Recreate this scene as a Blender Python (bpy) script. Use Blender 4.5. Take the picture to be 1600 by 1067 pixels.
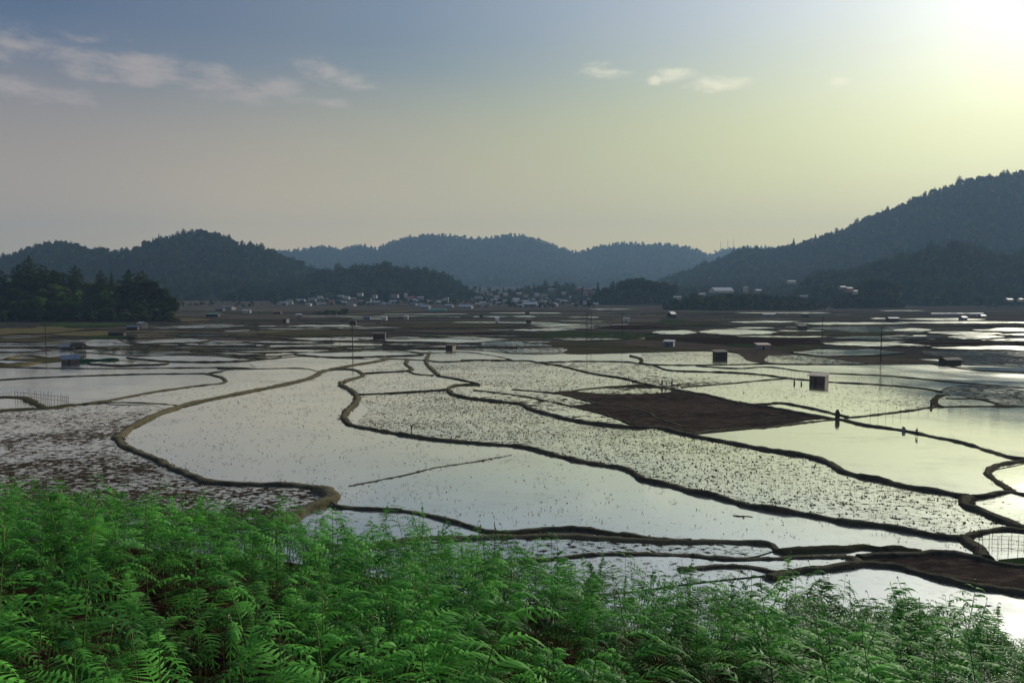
import bpy, math, random
import numpy as np
from mathutils import Vector, noise as mnoise
R = math.radians
random.seed(7); rng = np.random.default_rng(7)
for o in list(bpy.data.objects): bpy.data.objects.remove(o)
scn = bpy.context.scene
C = scn.collection

# ------------------------------------------------------------ camera
CAMH, F, PITCH = 24.0, 1244.0, math.atan(78.5/1244.0)
cd = bpy.data.cameras.new("camera"); cam = bpy.data.objects.new("camera", cd); C.objects.link(cam)
cd.sensor_width = 36; cd.lens = 36*F/1600; cd.clip_start = .05; cd.clip_end = 40000
cam.location = (0, 0, CAMH); cam.rotation_euler = (math.pi/2-PITCH, 0, 0)
scn.camera = cam
# ------------------------------------------------------------ light
SUN_AZ, SUN_EL = R(37.5), R(21)          # azimuth from +Y towards +X
sd = (math.sin(SUN_AZ)*math.cos(SUN_EL), math.cos(SUN_AZ)*math.cos(SUN_EL), math.sin(SUN_EL))
sl = bpy.data.lights.new("sun", 'SUN'); so = bpy.data.objects.new("sun", sl); C.objects.link(so)
sl.energy = 3.6; sl.angle = R(.6); sl.color = (1, .93, .78)
so.rotation_euler = Vector(sd).to_track_quat('Z', 'Y').to_euler()
scn.view_settings.view_transform = 'Standard'; scn.view_settings.look = 'None'
scn.view_settings.exposure = .24; scn.view_settings.gamma = 1
HAZE_DENS = 0.00013

class NT:
    """small helper to write node trees"""
    def __init__(s, tree): s.t = tree; s.l = tree.links
    def n(s, typ, **kw):
        nd = s.t.nodes.new(typ)
        ins = kw.pop('ins', {})
        for k, v in kw.items(): setattr(nd, k, v)
        for k, v in ins.items():
            if isinstance(v, bpy.types.NodeSocket): s.l.new(v, nd.inputs[k])
            else: nd.inputs[k].default_value = v
        return nd
    def m(s, op, a, b=None, c=None, clamp=False):
        nd = s.n('ShaderNodeMath', operation=op); nd.use_clamp = clamp
        for i, v in enumerate((a, b, c)):
            if v is None: continue
            if isinstance(v, bpy.types.NodeSocket): s.l.new(v, nd.inputs[i])
            else: nd.inputs[i].default_value = v
        return nd.outputs[0]
    def mix(s, f, a, b):
        nd = s.n('ShaderNodeMix', data_type='RGBA')
        for i, v in ((0, f), (6, a), (7, b)):
            if isinstance(v, bpy.types.NodeSocket): s.l.new(v, nd.inputs[i])
            else: nd.inputs[i].default_value = v if i == 0 else (*v[:3], 1)
        return nd.outputs[2]
    def mr(s, v, a, b, c=0, d=1, smooth=True):
        nd = s.n('ShaderNodeMapRange', interpolation_type='SMOOTHSTEP' if smooth else 'LINEAR')
        for i, x in enumerate((v, a, b, c, d)):
            if isinstance(x, bpy.types.NodeSocket): s.l.new(x, nd.inputs[i])
            else: nd.inputs[i].default_value = x
        return nd.outputs[0]
    def vec(s, op, a, b):
        nd = s.n('ShaderNodeVectorMath', operation=op)
        for i, v in enumerate((a, b)):
            if isinstance(v, bpy.types.NodeSocket): s.l.new(v, nd.inputs[i])
            else: nd.inputs[i].default_value = v
        return nd
    def noise(s, vec, scale, detail=3, rough=.55, dim='3D'):
        nd = s.n('ShaderNodeTexNoise', noise_dimensions=dim, ins={'Scale': scale, 'Detail': detail, 'Roughness': rough})
        if vec is not None: s.l.new(vec, nd.inputs['Vector'])
        return nd.outputs[0]

# ------------------------------------------------------------ sky
wd = bpy.data.worlds.new("World"); scn.world = wd; wd.use_nodes = True
t = NT(wd.node_tree); wd.node_tree.nodes.clear()
tc = t.n('ShaderNodeTexCoord'); dirv = t.vec('NORMALIZE', tc.outputs['Generated'], (0, 0, 0)).outputs[0]
sep = t.n('ShaderNodeSeparateXYZ', ins={0: dirv})
el = t.m('MULTIPLY', t.m('ARCSINE', sep.outputs[2]), 180/math.pi)
az = t.m('MULTIPLY', t.m('ARCTAN2', sep.outputs[0], sep.outputs[1]), 180/math.pi)
dt = t.vec('DOT_PRODUCT', dirv, sd).outputs['Value']
th = t.m('MULTIPLY', t.m('ARCCOSINE', t.m('MINIMUM', dt, .99999)), 180/math.pi)
def lobe(w, p=2): return t.m('EXPONENT', t.m('MULTIPLY', t.m('POWER', t.m('DIVIDE', th, w), p), -1))
rp = t.n('ShaderNodeValToRGB', ins={0: t.m('DIVIDE', el, 60, clamp=True)}); cr = rp.color_ramp
STOPS = [(0, (.80, .62, .38)), (4, (.69, .54, .34)), (8.5, (.48, .385, .29)), (12, (.305, .28, .265)), (15, (.125, .17, .245)), (17, (.075, .13, .225)), (20, (.072, .122, .215)), (60, (.06, .12, .25))]
for k, (e_, c_) in enumerate(STOPS):
    q = cr.elements[k] if k < 2 else cr.elements.new(e_/60)
    q.position = e_/60; q.color = (*c_, 1)
base = rp.outputs[0]
g1c = t.mix(t.mr(el, 9, 20), t.mix(t.mr(el, 2, 9), (.86, .75, .26), (.69, .75, .29)), (.50, .57, .64))
base = t.mix(t.mr(az, -12, -34), base, t.mix(.5, base, t.vec('MULTIPLY', base, (.60, .64, .86)).outputs[0]))
c1 = t.mix(t.m('MULTIPLY', lobe(38, 2.4), .93), base, g1c)
g2 = t.n('ShaderNodeVectorMath', operation='SCALE', ins={0: (.97, 1.02, .97), 'Scale': t.m('MULTIPLY', lobe(13, 1.35), .85)})
c2 = t.vec('ADD', c1, g2.outputs[0]).outputs[0]
# thin clouds: wisps lit warm from the right
cv = t.n('ShaderNodeCombineXYZ', ins={0: t.m('MULTIPLY', az, .05), 1: t.m('MULTIPLY', el, .14), 2: .3}).outputs[0]
cn = t.noise(cv, 3.2, 7, .6); cn2 = t.noise(t.vec('ADD', cv, (3.1, 7.7, 0)).outputs[0], 9, 5, .6)
cnn = t.m('ADD', t.m('MULTIPLY', cn, .72), t.m('MULTIPLY', cn2, .28))
def blob(a0, e0, sa, se, tilt=0.0):
    da = t.m('SUBTRACT', az, a0)
    de = t.m('SUBTRACT', t.m('SUBTRACT', el, e0), t.m('MULTIPLY', da, tilt))
    q = t.m('ADD', t.m('POWER', t.m('ABSOLUTE', t.m('DIVIDE', da, sa)), 2), t.m('POWER', t.m('ABSOLUTE', t.m('DIVIDE', de, se)), 2))
    return t.m('EXPONENT', t.m('MULTIPLY', q, -1))
cw = t.n('ShaderNodeTexNoise', ins={'Vector': cv, 'Scale': 3.0, 'Detail': 3})
cvw = t.vec('ADD', cv, t.vec('MULTIPLY', cw.outputs['Color'], (.16, .16, 0)).outputs[0]).outputs[0]
cn3 = t.noise(cvw, 7.5, 9, .62)
def cloud(blobs, lo, hi, gain):
    s = None
    for b in blobs:
        x = blob(*b); s = x if s is None else t.m('MAXIMUM', s, x)
    k = t.m('ADD', t.m('MULTIPLY', s, .62), t.m('MULTIPLY', t.m('SUBTRACT', cn3, .5), 2.1))
    return t.m('MULTIPLY', t.m('MULTIPLY', t.mr(k, lo, hi), t.mr(s, .02, .4)), gain)
ccol = t.mix(t.mr(az, -20, 20), (.42, .37, .35), (.92, .90, .66))
def pxb(x, y, wx, wy, tilt=0.0):
    a = math.atan((x-800)/1244); return (math.degrees(a), math.degrees(math.atan((455-y)/1244*math.cos(a))), wx/21.7*math.cos(a), wy/21.7*math.cos(a), tilt)
f1 = cloud([pxb(50, 74, 60, 22), pxb(-20, 84, 60, 24), pxb(130, 96, 80, 30, -.1), pxb(240, 118, 90, 30, -.12), pxb(340, 134, 80, 26, -.1), pxb(440, 146, 60, 22), pxb(505, 122, 34, 20, -.2), pxb(560, 136, 50, 14, -.1), pxb(520, 168, 24, 9), pxb(60, 150, 90, 20), pxb(400, 155, 70, 14)], .10, .95, .85)
f2 = cloud([pxb(942, 119, 40, 11), pxb(1050, 122, 34, 14), pxb(1115, 138, 62, 11, -.06), pxb(1298, 137, 16, 10), pxb(1020, 132, 12, 8)], .12, .95, .9)
c3 = t.mix(f1, c2, ccol); c3 = t.mix(f2, c3, ccol)
veil = t.m('MULTIPLY', t.mr(t.noise(cv, 1.1, 4, .5), .4, .7), .10)
c3 = t.mix(veil, c3, t.mix(t.mr(az, -20, 20), (.33, .29, .28), (.6, .6, .45)))
sky = t.n('ShaderNodeTexSky', sky_type='NISHITA', sun_disc=False, sun_elevation=SUN_EL, sun_rotation=SUN_AZ, dust_density=3.0, air_density=1.2)
bg1 = t.n('ShaderNodeBackground', ins={0: sky.outputs[0], 1: .05})
bg2 = t.n('ShaderNodeBackground', ins={0: c3, 1: 1.0})
mxs = t.n('ShaderNodeMixShader', ins={0: .9, 1: bg1.outputs[0], 2: bg2.outputs[0]})
wo = t.n('ShaderNodeOutputWorld', ins={0: mxs.outputs[0]})

# ------------------------------------------------------------ mapping helpers
cp, sp = math.cos(PITCH), math.sin(PITCH)
def ray(px, py):
    a = (px-800)/F; b = (533.5-py)/F
    return Vector((a, cp + b*sp, -sp + b*cp))
def P(px, py, z=0.0):
    r = ray(px, py); k = (z-CAMH)/min(r.z, -1e-4)
    return Vector((r.x*k, r.y*k, z))
def at(px, py, d):
    r = ray(px, py); k = d/r.y
    return Vector((r.x*k, d, CAMH+r.z*k))
def plain(d): return max(0.0, (d-1250)*.017)
def onplain(px, py):
    r = ray(px, py); d = 60.0
    while d < 5000:
        if CAMH + r.z*d/r.y <= plain(d): break
        d *= 1.004
    return Vector((r.x*d/r.y, d, plain(d)))
def ppm(v): return F/v.y
def nz(x, y, z=0): return mnoise.noise(Vector((x, y, z)))

# ------------------------------------------------------------ tagging
def tag(o, label=None, cat=None, group=None, kind=None):
    if label: o['label'] = label
    if cat: o['category'] = cat
    if group: o['group'] = group
    if kind: o['kind'] = kind
    return o
def empty(name, loc, rz=0, label=None, cat=None, group=None):
    o = bpy.data.objects.new(name, None); C.objects.link(o); o.empty_display_size = .3
    o.location = loc; o.rotation_euler = (0, 0, rz)
    return tag(o, label, cat, group)
def npmesh(name, verts, faces, mat=None, parent=None, smooth=False):
    verts = np.asarray(verts, dtype=np.float32); faces = np.asarray(faces, dtype=np.int32)
    me = bpy.data.meshes.new(name); n, k = len(faces), faces.shape[1]
    me.vertices.add(len(verts)); me.vertices.foreach_set('co', verts.ravel())
    me.loops.add(n*k); me.loops.foreach_set('vertex_index', faces.ravel())
    me.polygons.add(n); me.polygons.foreach_set('loop_start', np.arange(0, n*k, k, dtype=np.int32))
    try: me.polygons.foreach_set('loop_total', np.full(n, k, dtype=np.int32))
    except Exception: pass
    if smooth: me.polygons.foreach_set('use_smooth', np.ones(n, dtype=bool))
    me.update(calc_edges=True); me.validate()
    if mat: me.materials.append(mat)
    o = bpy.data.objects.new(name, me); C.objects.link(o)
    if parent: o.parent = parent
    return o
class MB:
    def __init__(s): s.v = []; s.f = []
    def add(s, vs, fs):
        k = len(s.v); s.v += [tuple(v) for v in vs]; s.f += [tuple(i+k for i in f) for f in fs]
    def box(s, x0, y0, z0, x1, y1, z1):
        s.add([(x0,y0,z0),(x1,y0,z0),(x1,y1,z0),(x0,y1,z0),(x0,y0,z1),(x1,y0,z1),(x1,y1,z1),(x0,y1,z1)],
              [(0,3,2,1),(4,5,6,7),(0,1,5,4),(1,2,6,5),(2,3,7,6),(3,0,4,7)])
    def tube(s, pts, rad, n=6, cap=True):
        pts = [Vector(p) for p in pts]; k = len(s.v)
        for i, p in enumerate(pts):
            d = (pts[min(i+1, len(pts)-1)]-pts[max(i-1, 0)]).normalized()
            a = d.orthogonal().normalized() if abs(d.z) > .9 else d.cross(Vector((0, 0, 1))).normalized()
            b = d.cross(a); r = rad[i] if isinstance(rad, (list, tuple)) else rad
            for j in range(n):
                q = 2*math.pi*j/n; s.v.append(tuple(p + a*math.cos(q)*r + b*math.sin(q)*r))
        for i in range(len(pts)-1):
            for j in range(n):
                j2 = (j+1) % n; s.f.append((k+i*n+j, k+i*n+j2, k+(i+1)*n+j2, k+(i+1)*n+j))
        if cap:
            s.f.append(tuple(k+j for j in range(n))[::-1]); s.f.append(tuple(k+(len(pts)-1)*n+j for j in range(n)))
    def build(s, name, mat=None, parent=None, smooth=False):
        me = bpy.data.meshes.new(name); me.from_pydata(s.v, [], s.f); me.update()
        if smooth: me.polygons.foreach_set('use_smooth', [True]*len(me.polygons))
        if mat: me.materials.append(mat)
        o = bpy.data.objects.new(name, me); C.objects.link(o)
        if parent: o.parent = parent
        return o
def copy_tree(o, parent=None):
    c = o.copy(); C.objects.link(c); c.parent = parent
    for ch in list(o.children): copy_tree(ch, c)
    return c

# ------------------------------------------------------------ materials
def newmat(name):
    m = bpy.data.materials.new(name); m.use_nodes = True; m.node_tree.nodes.clear()
    return m, NT(m.node_tree)
def out(t, s): t.n('ShaderNodeOutputMaterial', ins={0: s})
def flat(name, col, rough=.7, var=.25, scale=3.0, metal=0):
    m, t = newmat(name); g = t.n('ShaderNodeNewGeometry').outputs['Position']
    tcn = t.n('ShaderNodeTexCoord').outputs['Object']
    f = t.mr(t.noise(tcn, scale, 5, .65), .3, .7)
    col2 = tuple(c*(1-var) for c in col)
    b = t.n('ShaderNodeBsdfPrincipled', ins={'Base Color': t.mix(f, col2, col), 'Roughness': rough, 'Metallic': metal})
    bp = t.n('ShaderNodeBump', ins={'Strength': .3, 'Distance': .02, 'Height': t.noise(tcn, scale*6, 4)})
    t.l.new(bp.outputs[0], b.inputs['Normal']); out(t, b.outputs[0]); return m
def leaf(name, ca, cb, trans=.3, rough=.55, clump=.03):
    m, t = newmat(name); pos = t.n('ShaderNodeNewGeometry').outputs['Position']
    rnd = t.n('ShaderNodeObjectInfo').outputs['Random']
    f = t.m('ADD', t.m('MULTIPLY', t.mr(t.noise(pos, clump, 3), .35, .65), .45), t.m('MULTIPLY', rnd, .55))
    f = t.m('ADD', f, t.m('MULTIPLY', t.m('SUBTRACT', t.noise(pos, .5, 2), .5), .5), clamp=True)
    col = t.mix(f, ca, cb)
    if clump == .012: col = t.mix(t.m('MULTIPLY', t.mr(t.noise(pos, .0065, 4, .65), .48, .66), .6), col, (.085, .070, .030))
    d = t.n('ShaderNodeBsdfDiffuse', ins={'Color': col})
    tr = t.n('ShaderNodeBsdfTranslucent', ins={0: col})
    out(t, t.n('ShaderNodeMixShader', ins={0: trans, 1: d.outputs[0], 2: tr.outputs[0]}).outputs[0]); return m

def field_mat(name, thr, scale=2.2, mud=(.045, .032, .022), mud2=(.10, .075, .05), patch=.012, pamt=.25, green=0.0, wcol=(.46, .44, .38), stretch=.75, refl=.56, r0=.06, r1=.14):
    """shallow water over mud: noise decides where mud or stubble stands out of the water (thr low = much mud)"""
    m, t = newmat(name); pos = t.n('ShaderNodeNewGeometry').outputs['Position']
    mp = t.n('ShaderNodeMapping', ins={0: pos}); mp.inputs['Scale'].default_value = (stretch, 1/stretch*.7, 1); v = mp.outputs[0]
    n1 = t.noise(v, scale, 4, .7); n2 = t.noise(v, patch, 3, .55); n2b = t.noise(pos, patch*7, 3, .6)
    k = t.m('ADD', n1, t.m('ADD', t.m('MULTIPLY', t.m('SUBTRACT', n2, .5), pamt*1.6), t.m('MULTIPLY', t.m('SUBTRACT', n2b, .5), pamt)))
    mask = t.mr(k, thr-.015, thr+.035)
    damp = t.m('MULTIPLY', t.mr(k, thr-.16, thr), .18)
    fr = t.n('ShaderNodeFresnel', ins={0: 1.33}).outputs[0]
    rip = t.noise(pos, 1.6, 3, .6); rip2 = t.noise(pos, .12, 3)
    bp = t.n('ShaderNodeBump', ins={'Strength': .12, 'Distance': .05, 'Height': t.m('ADD', rip, t.m('MULTIPLY', rip2, 2))})
    silt = t.m('MULTIPLY', t.m('MULTIPLY', t.mr(t.noise(v, .045, 5, .65), .5, .68), t.mr(t.noise(v, .35, 4, .6), .3, .7, .4, 1)), .26)
    fac = t.m('SUBTRACT', t.m('SUBTRACT', t.m('ADD', t.m('MULTIPLY', fr, 1.1), refl), damp, clamp=True), silt, clamp=True)
    gl = t.n('ShaderNodeBsdfGlossy', ins={0: (.97, .97, .91, 1), 'Roughness': t.mr(t.noise(pos, .05, 3), .35, .7, r0, r1), 'Normal': bp.outputs[0]})
    wc = t.mix(t.mr(t.noise(pos, .035, 4, .6), .35, .65), wcol, tuple(c*.55 for c in wcol))
    df = t.n('ShaderNodeBsdfDiffuse', ins={0: wc})
    water = t.n('ShaderNodeMixShader', ins={0: fac, 1: df.outputs[0], 2: gl.outputs[0]})
    mc = t.mix(t.mr(t.noise(pos, scale*.7, 4), .35, .7), mud, mud2)
    if green: mc = t.mix(t.m('MULTIPLY', t.mr(t.noise(pos, .06, 4, .6), .5, .62), green), mc, (.05, .10, .025))
    mb = t.n('ShaderNodeBump', ins={'Strength': .8, 'Distance': .12, 'Height': t.noise(pos, scale*1.5, 4, .7)})
    md = t.n('ShaderNodeBsdfDiffuse', ins={'Color': mc, 'Roughness': .6, 'Normal': mb.outputs[0]})
    out(t, t.n('ShaderNodeMixShader', ins={0: mask, 1: water.outputs[0], 2: md.outputs[0]}).outputs[0]); return m
def soil_mat(name, ca, cb, cc, s1=.5, s2=.02, rough=.85, stretch=.4):
    m, t = newmat(name); pos = t.n('ShaderNodeNewGeometry').outputs['Position']
    mp = t.n('ShaderNodeMapping', ins={0: pos}); mp.inputs['Scale'].default_value = (stretch, 1, 1); v = mp.outputs[0]
    c = t.mix(t.mr(t.noise(v, s2, 5, .65), .38, .62), ca, cb)
    c = t.mix(t.m('MULTIPLY', t.mr(t.noise(v, s1, 5, .7), .45, .7), .7), c, cc)
    if 'bank' in name and name != 'dry_bank':      # dry grass tan on upward faces also paints in the sunlit top
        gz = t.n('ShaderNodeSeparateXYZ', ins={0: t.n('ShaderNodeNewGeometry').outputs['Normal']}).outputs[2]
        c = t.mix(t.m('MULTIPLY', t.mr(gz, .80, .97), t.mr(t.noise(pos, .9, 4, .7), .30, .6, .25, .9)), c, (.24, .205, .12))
    bp = t.n('ShaderNodeBump', ins={'Strength': .9, 'Distance': .25, 'Height': t.noise(v, s1*2, 5, .7)})
    out(t, t.n('ShaderNodeBsdfDiffuse', ins={'Color': c, 'Roughness': .6, 'Normal': bp.outputs[0]}).outputs[0]); return m

M = {}
M['w'] = field_mat('shallow_water', .735, 1.5, patch=.02, pamt=.22)
M['w2'] = field_mat('rippled_water', .80, 1.5, pamt=.1, refl=.48, r0=.05, r1=.09, wcol=(.34, .34, .32))
M['wf'] = field_mat('windy_water', .74, .6, pamt=.2, refl=.62, r0=.16, r1=.24, wcol=(.30, .30, .27))
M['wn'] = field_mat('shallow_water_beyond', .735, 1.2, patch=.02, pamt=.22, refl=.58, r0=.12, r1=.2, wcol=(.30, .30, .27))
M['s'] = field_mat('stubble_water', .575, 1.3, patch=.02, pamt=.2, wcol=(.13, .13, .11))
M['s2'] = field_mat('sparse_stubble_water', .63, 1.1, patch=.02, pamt=.22)
M['sg'] = field_mat('green_stubble_water', .60, .9, mud=(.05, .075, .04), mud2=(.09, .12, .06), pamt=.2, wcol=(.12, .15, .11))
M['gs'] = field_mat('grey_stubble', .50, .8, mud=(.055, .05, .042), mud2=(.13, .12, .10), pamt=.2, wcol=(.10, .10, .09), refl=.3)
M['m'] = field_mat('muddy_patches', .535, .75, mud=(.06, .042, .026), mud2=(.13, .095, .055), patch=.03, pamt=.4)
M['pm'] = field_mat('puddled_mud', .545, 1.1, mud=(.070, .052, .038), mud2=(.15, .115, .08), patch=.03, pamt=.35, wcol=(.30, .28, .26))
M['mud'] = field_mat('wet_mud', .445, 1.3, mud=(.040, .028, .018), mud2=(.10, .072, .042), patch=.05, pamt=.35, refl=.25)
M['b'] = soil_mat('dug_soil', (.048, .034, .025), (.095, .066, .046), (.21, .15, .105), .8, .07, .8, .5)
M['rb'] = soil_mat('red_brown_soil', (.040, .022, .017), (.055, .030, .020), (.035, .028, .016), .25, .02)
M['o'] = soil_mat('olive_field', (.085, .078, .036), (.11, .085, .05), (.045, .055, .02), .25, .03)
M['br'] = soil_mat('dry_paddy', (.11, .082, .062), (.15, .115, .075), (.05, .036, .028), .2, .02)
M['g'] = soil_mat('young_rice', (.038, .070, .018), (.055, .065, .025), (.035, .095, .015), .3, .03)
M['tan'] = soil_mat('dry_bank', (.19, .155, .075), (.15, .12, .055), (.08, .075, .03), .6, .08, .9, 1)
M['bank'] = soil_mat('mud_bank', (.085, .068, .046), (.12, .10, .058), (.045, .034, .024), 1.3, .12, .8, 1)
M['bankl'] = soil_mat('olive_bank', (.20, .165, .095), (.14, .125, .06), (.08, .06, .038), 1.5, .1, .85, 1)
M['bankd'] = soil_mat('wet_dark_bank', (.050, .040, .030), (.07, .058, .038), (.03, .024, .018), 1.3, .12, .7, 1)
M['plain'] = soil_mat('valley_floor', (.085, .066, .055), (.15, .12, .085), (.06, .062, .034), .05, .012, .9, .35)

# ------------------------------------------------------------ ground sheet
def grid(xs, ys, zf):
    X, Y = np.meshgrid(xs, ys); Z = np.vectorize(zf)(X, Y)
    v = np.stack([X, Y, Z], -1).reshape(-1, 3); nx, ny = len(xs), len(ys)
    i = np.arange(ny-1)[:, None]*nx + np.arange(nx-1)[None, :]; i = i.ravel()
    return v, np.stack([i, i+1, i+nx+1, i+nx], -1)
ys = np.concatenate([[-300, 0], np.linspace(60, 1250, 14), np.linspace(1400, 6900, 24)])
v, f = grid(np.linspace(-5400, 5400, 44), ys, lambda x, y: plain(y) - .06)
gr = npmesh('ground', v, f, M['plain']); tag(gr, kind='structure')

# smooth a px polyline on the plain
def crom(pts, step):
    if len(pts) < 3:
        n = max(2, int((pts[1]-pts[0]).length/step)); return [pts[0].lerp(pts[1], i/n) for i in range(n+1)]
    o = []
    for i in range(len(pts)-1):
        p0 = pts[i-1] if i else pts[0]*2-pts[1]; p1, p2 = pts[i], pts[i+1]
        p3 = pts[i+2] if i+2 < len(pts) else p2*2-p1
        # centripetal-ish: clamp tangents by segment length
        L = (p2-p1).length; n = max(2, int(L/step))
        m1 = (p2-p0); m2 = (p3-p1)
        m1 = m1*(L/max(m1.length, 1e-6)); m2 = m2*(L/max(m2.length, 1e-6))
        for k in range(n):
            s = k/n; h1 = 2*s**3-3*s**2+1; h2 = s**3-2*s**2+s; h3 = -2*s**3+3*s**2; h4 = s**3-s**2
            o.append(p1*h1+m1*h2+p2*h3+m2*h4)
    o.append(pts[-1]); return o
nb = [0]; BANKPTS = []
def bank(px, w=1.0, h=.5, mat='bank', world=False, cap=True):
    pts = px if world else [P(x, y) for x, y in px]
    d = min(p.y for p in pts); step = max(.5, min(5, d/130))
    pts = crom(pts, step); n = len(pts); nb[0] += 1; sd_ = nb[0]*7.3
    prof = [(-.62, -.12), (-.5, .25), (-.36, .78), (-.16, .98), (.1, 1.0), (.33, .82), (.5, .28), (.62, -.12)]
    V = []; K = len(prof)
    for i, p in enumerate(pts):
        a = pts[min(i+1, n-1)]-pts[max(i-1, 0)]; a.z = 0
        if a.length < 1e-6: a = Vector((1, 0, 0))
        a.normalize(); b = Vector((a.y, -a.x, 0))
        ww = w*(1+.38*nz(p.x*.35, p.y*.35, sd_)+.25*nz(p.x*1.3, p.y*1.3, sd_)); hh = h*(1+.45*nz(p.x*.4+9, p.y*.4, sd_)+.25*nz(p.x*1.6+9, p.y*1.6, sd_))
        off = .22*w*nz(p.x*.6, p.y*.6+40, sd_)
        for j, (u, q) in enumerate(prof):
            jj = .10*w*nz(p.x*2.2, p.y*2.2, j*3.1+sd_)
            V.append((p.x+b.x*(u*ww+off+jj), p.y+b.y*(u*ww+off+jj), q*hh+.10*nz(p.x*2.5, p.y*2.5, j*1.7)*min(1, q+.6)))
    if d < 260: BANKPTS.append((pts, w, h, mat))
    Fc = [(i*K+j, i*K+j+1, (i+1)*K+j+1, (i+1)*K+j) for i in range(n-1) for j in range(K-1)]
    o = npmesh('earth_bank', V, Fc, M[mat], smooth=True)
    if cap:
        import bmesh
        bm = bmesh.new(); bm.from_mesh(o.data); bm.verts.ensure_lookup_table()
        bm.faces.new([bm.verts[j] for j in range(K)]); bm.faces.new([bm.verts[(n-1)*K+j] for j in range(K)][::-1])
        bmesh.ops.recalc_face_normals(bm, faces=bm.faces); bm.to_mesh(o.data); bm.free()
    return tag(o, kind='structure')

# ---------------- base water sheet, nearer part of the plain
lay = [0]
def field(px, mat, name='paddy_field', smooth=True, z=None, border=None):
    pts = [P(x, y) for x, y in px]
    if smooth:
        d = min(p.y for p in pts); pts = crom(pts+[pts[0]], max(2., d/80))[:-1]
    lay[0] += 1; zz = .03 + .004*lay[0] if z is None else z
    me = bpy.data.meshes.new(name); me.from_pydata([(p.x, p.y, zz) for p in pts], [], [tuple(range(len(pts)))])
    me.materials.append(M[mat]); me.update()
    if me.polygons[0].normal.z < 0: me.flip_normals()
    o = bpy.data.objects.new(name, me); C.objects.link(o); tag(o, kind='structure')
    if border:
        pp = crom([P(x, y) for x, y in px]+[P(*px[0])], 6); bank(pp, border[0], border[1], border[2], world=True)
    return pts, zz
field([(-500, 536), (400, 534), (1000, 552), (1250, 562), (2100, 566), (2400, 1100), (-800, 1000)], 'w', 'paddy_water', smooth=False, z=.02)
field([(-500, 530), (400, 533), (1000, 551), (1250, 561), (2100, 565), (2200, 610), (1400, 590), (800, 575), (560, 573), (480, 590), (200, 628), (-700, 640)], 'wn', 'paddy_water', z=.024)

NAME = {'w': 'paddy_water', 'w2': 'paddy_water', 's': 'stubble_field', 's2': 'stubble_field', 'sg': 'stubble_field', 'gs': 'stubble_field', 'm': 'mud_field',
        'pm': 'mud_field', 'mud': 'mud_field', 'b': 'dug_field', 'rb': 'dug_field', 'o': 'dry_field', 'br': 'dry_field', 'g': 'rice_field', 'tan': 'dry_bank'}
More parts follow.
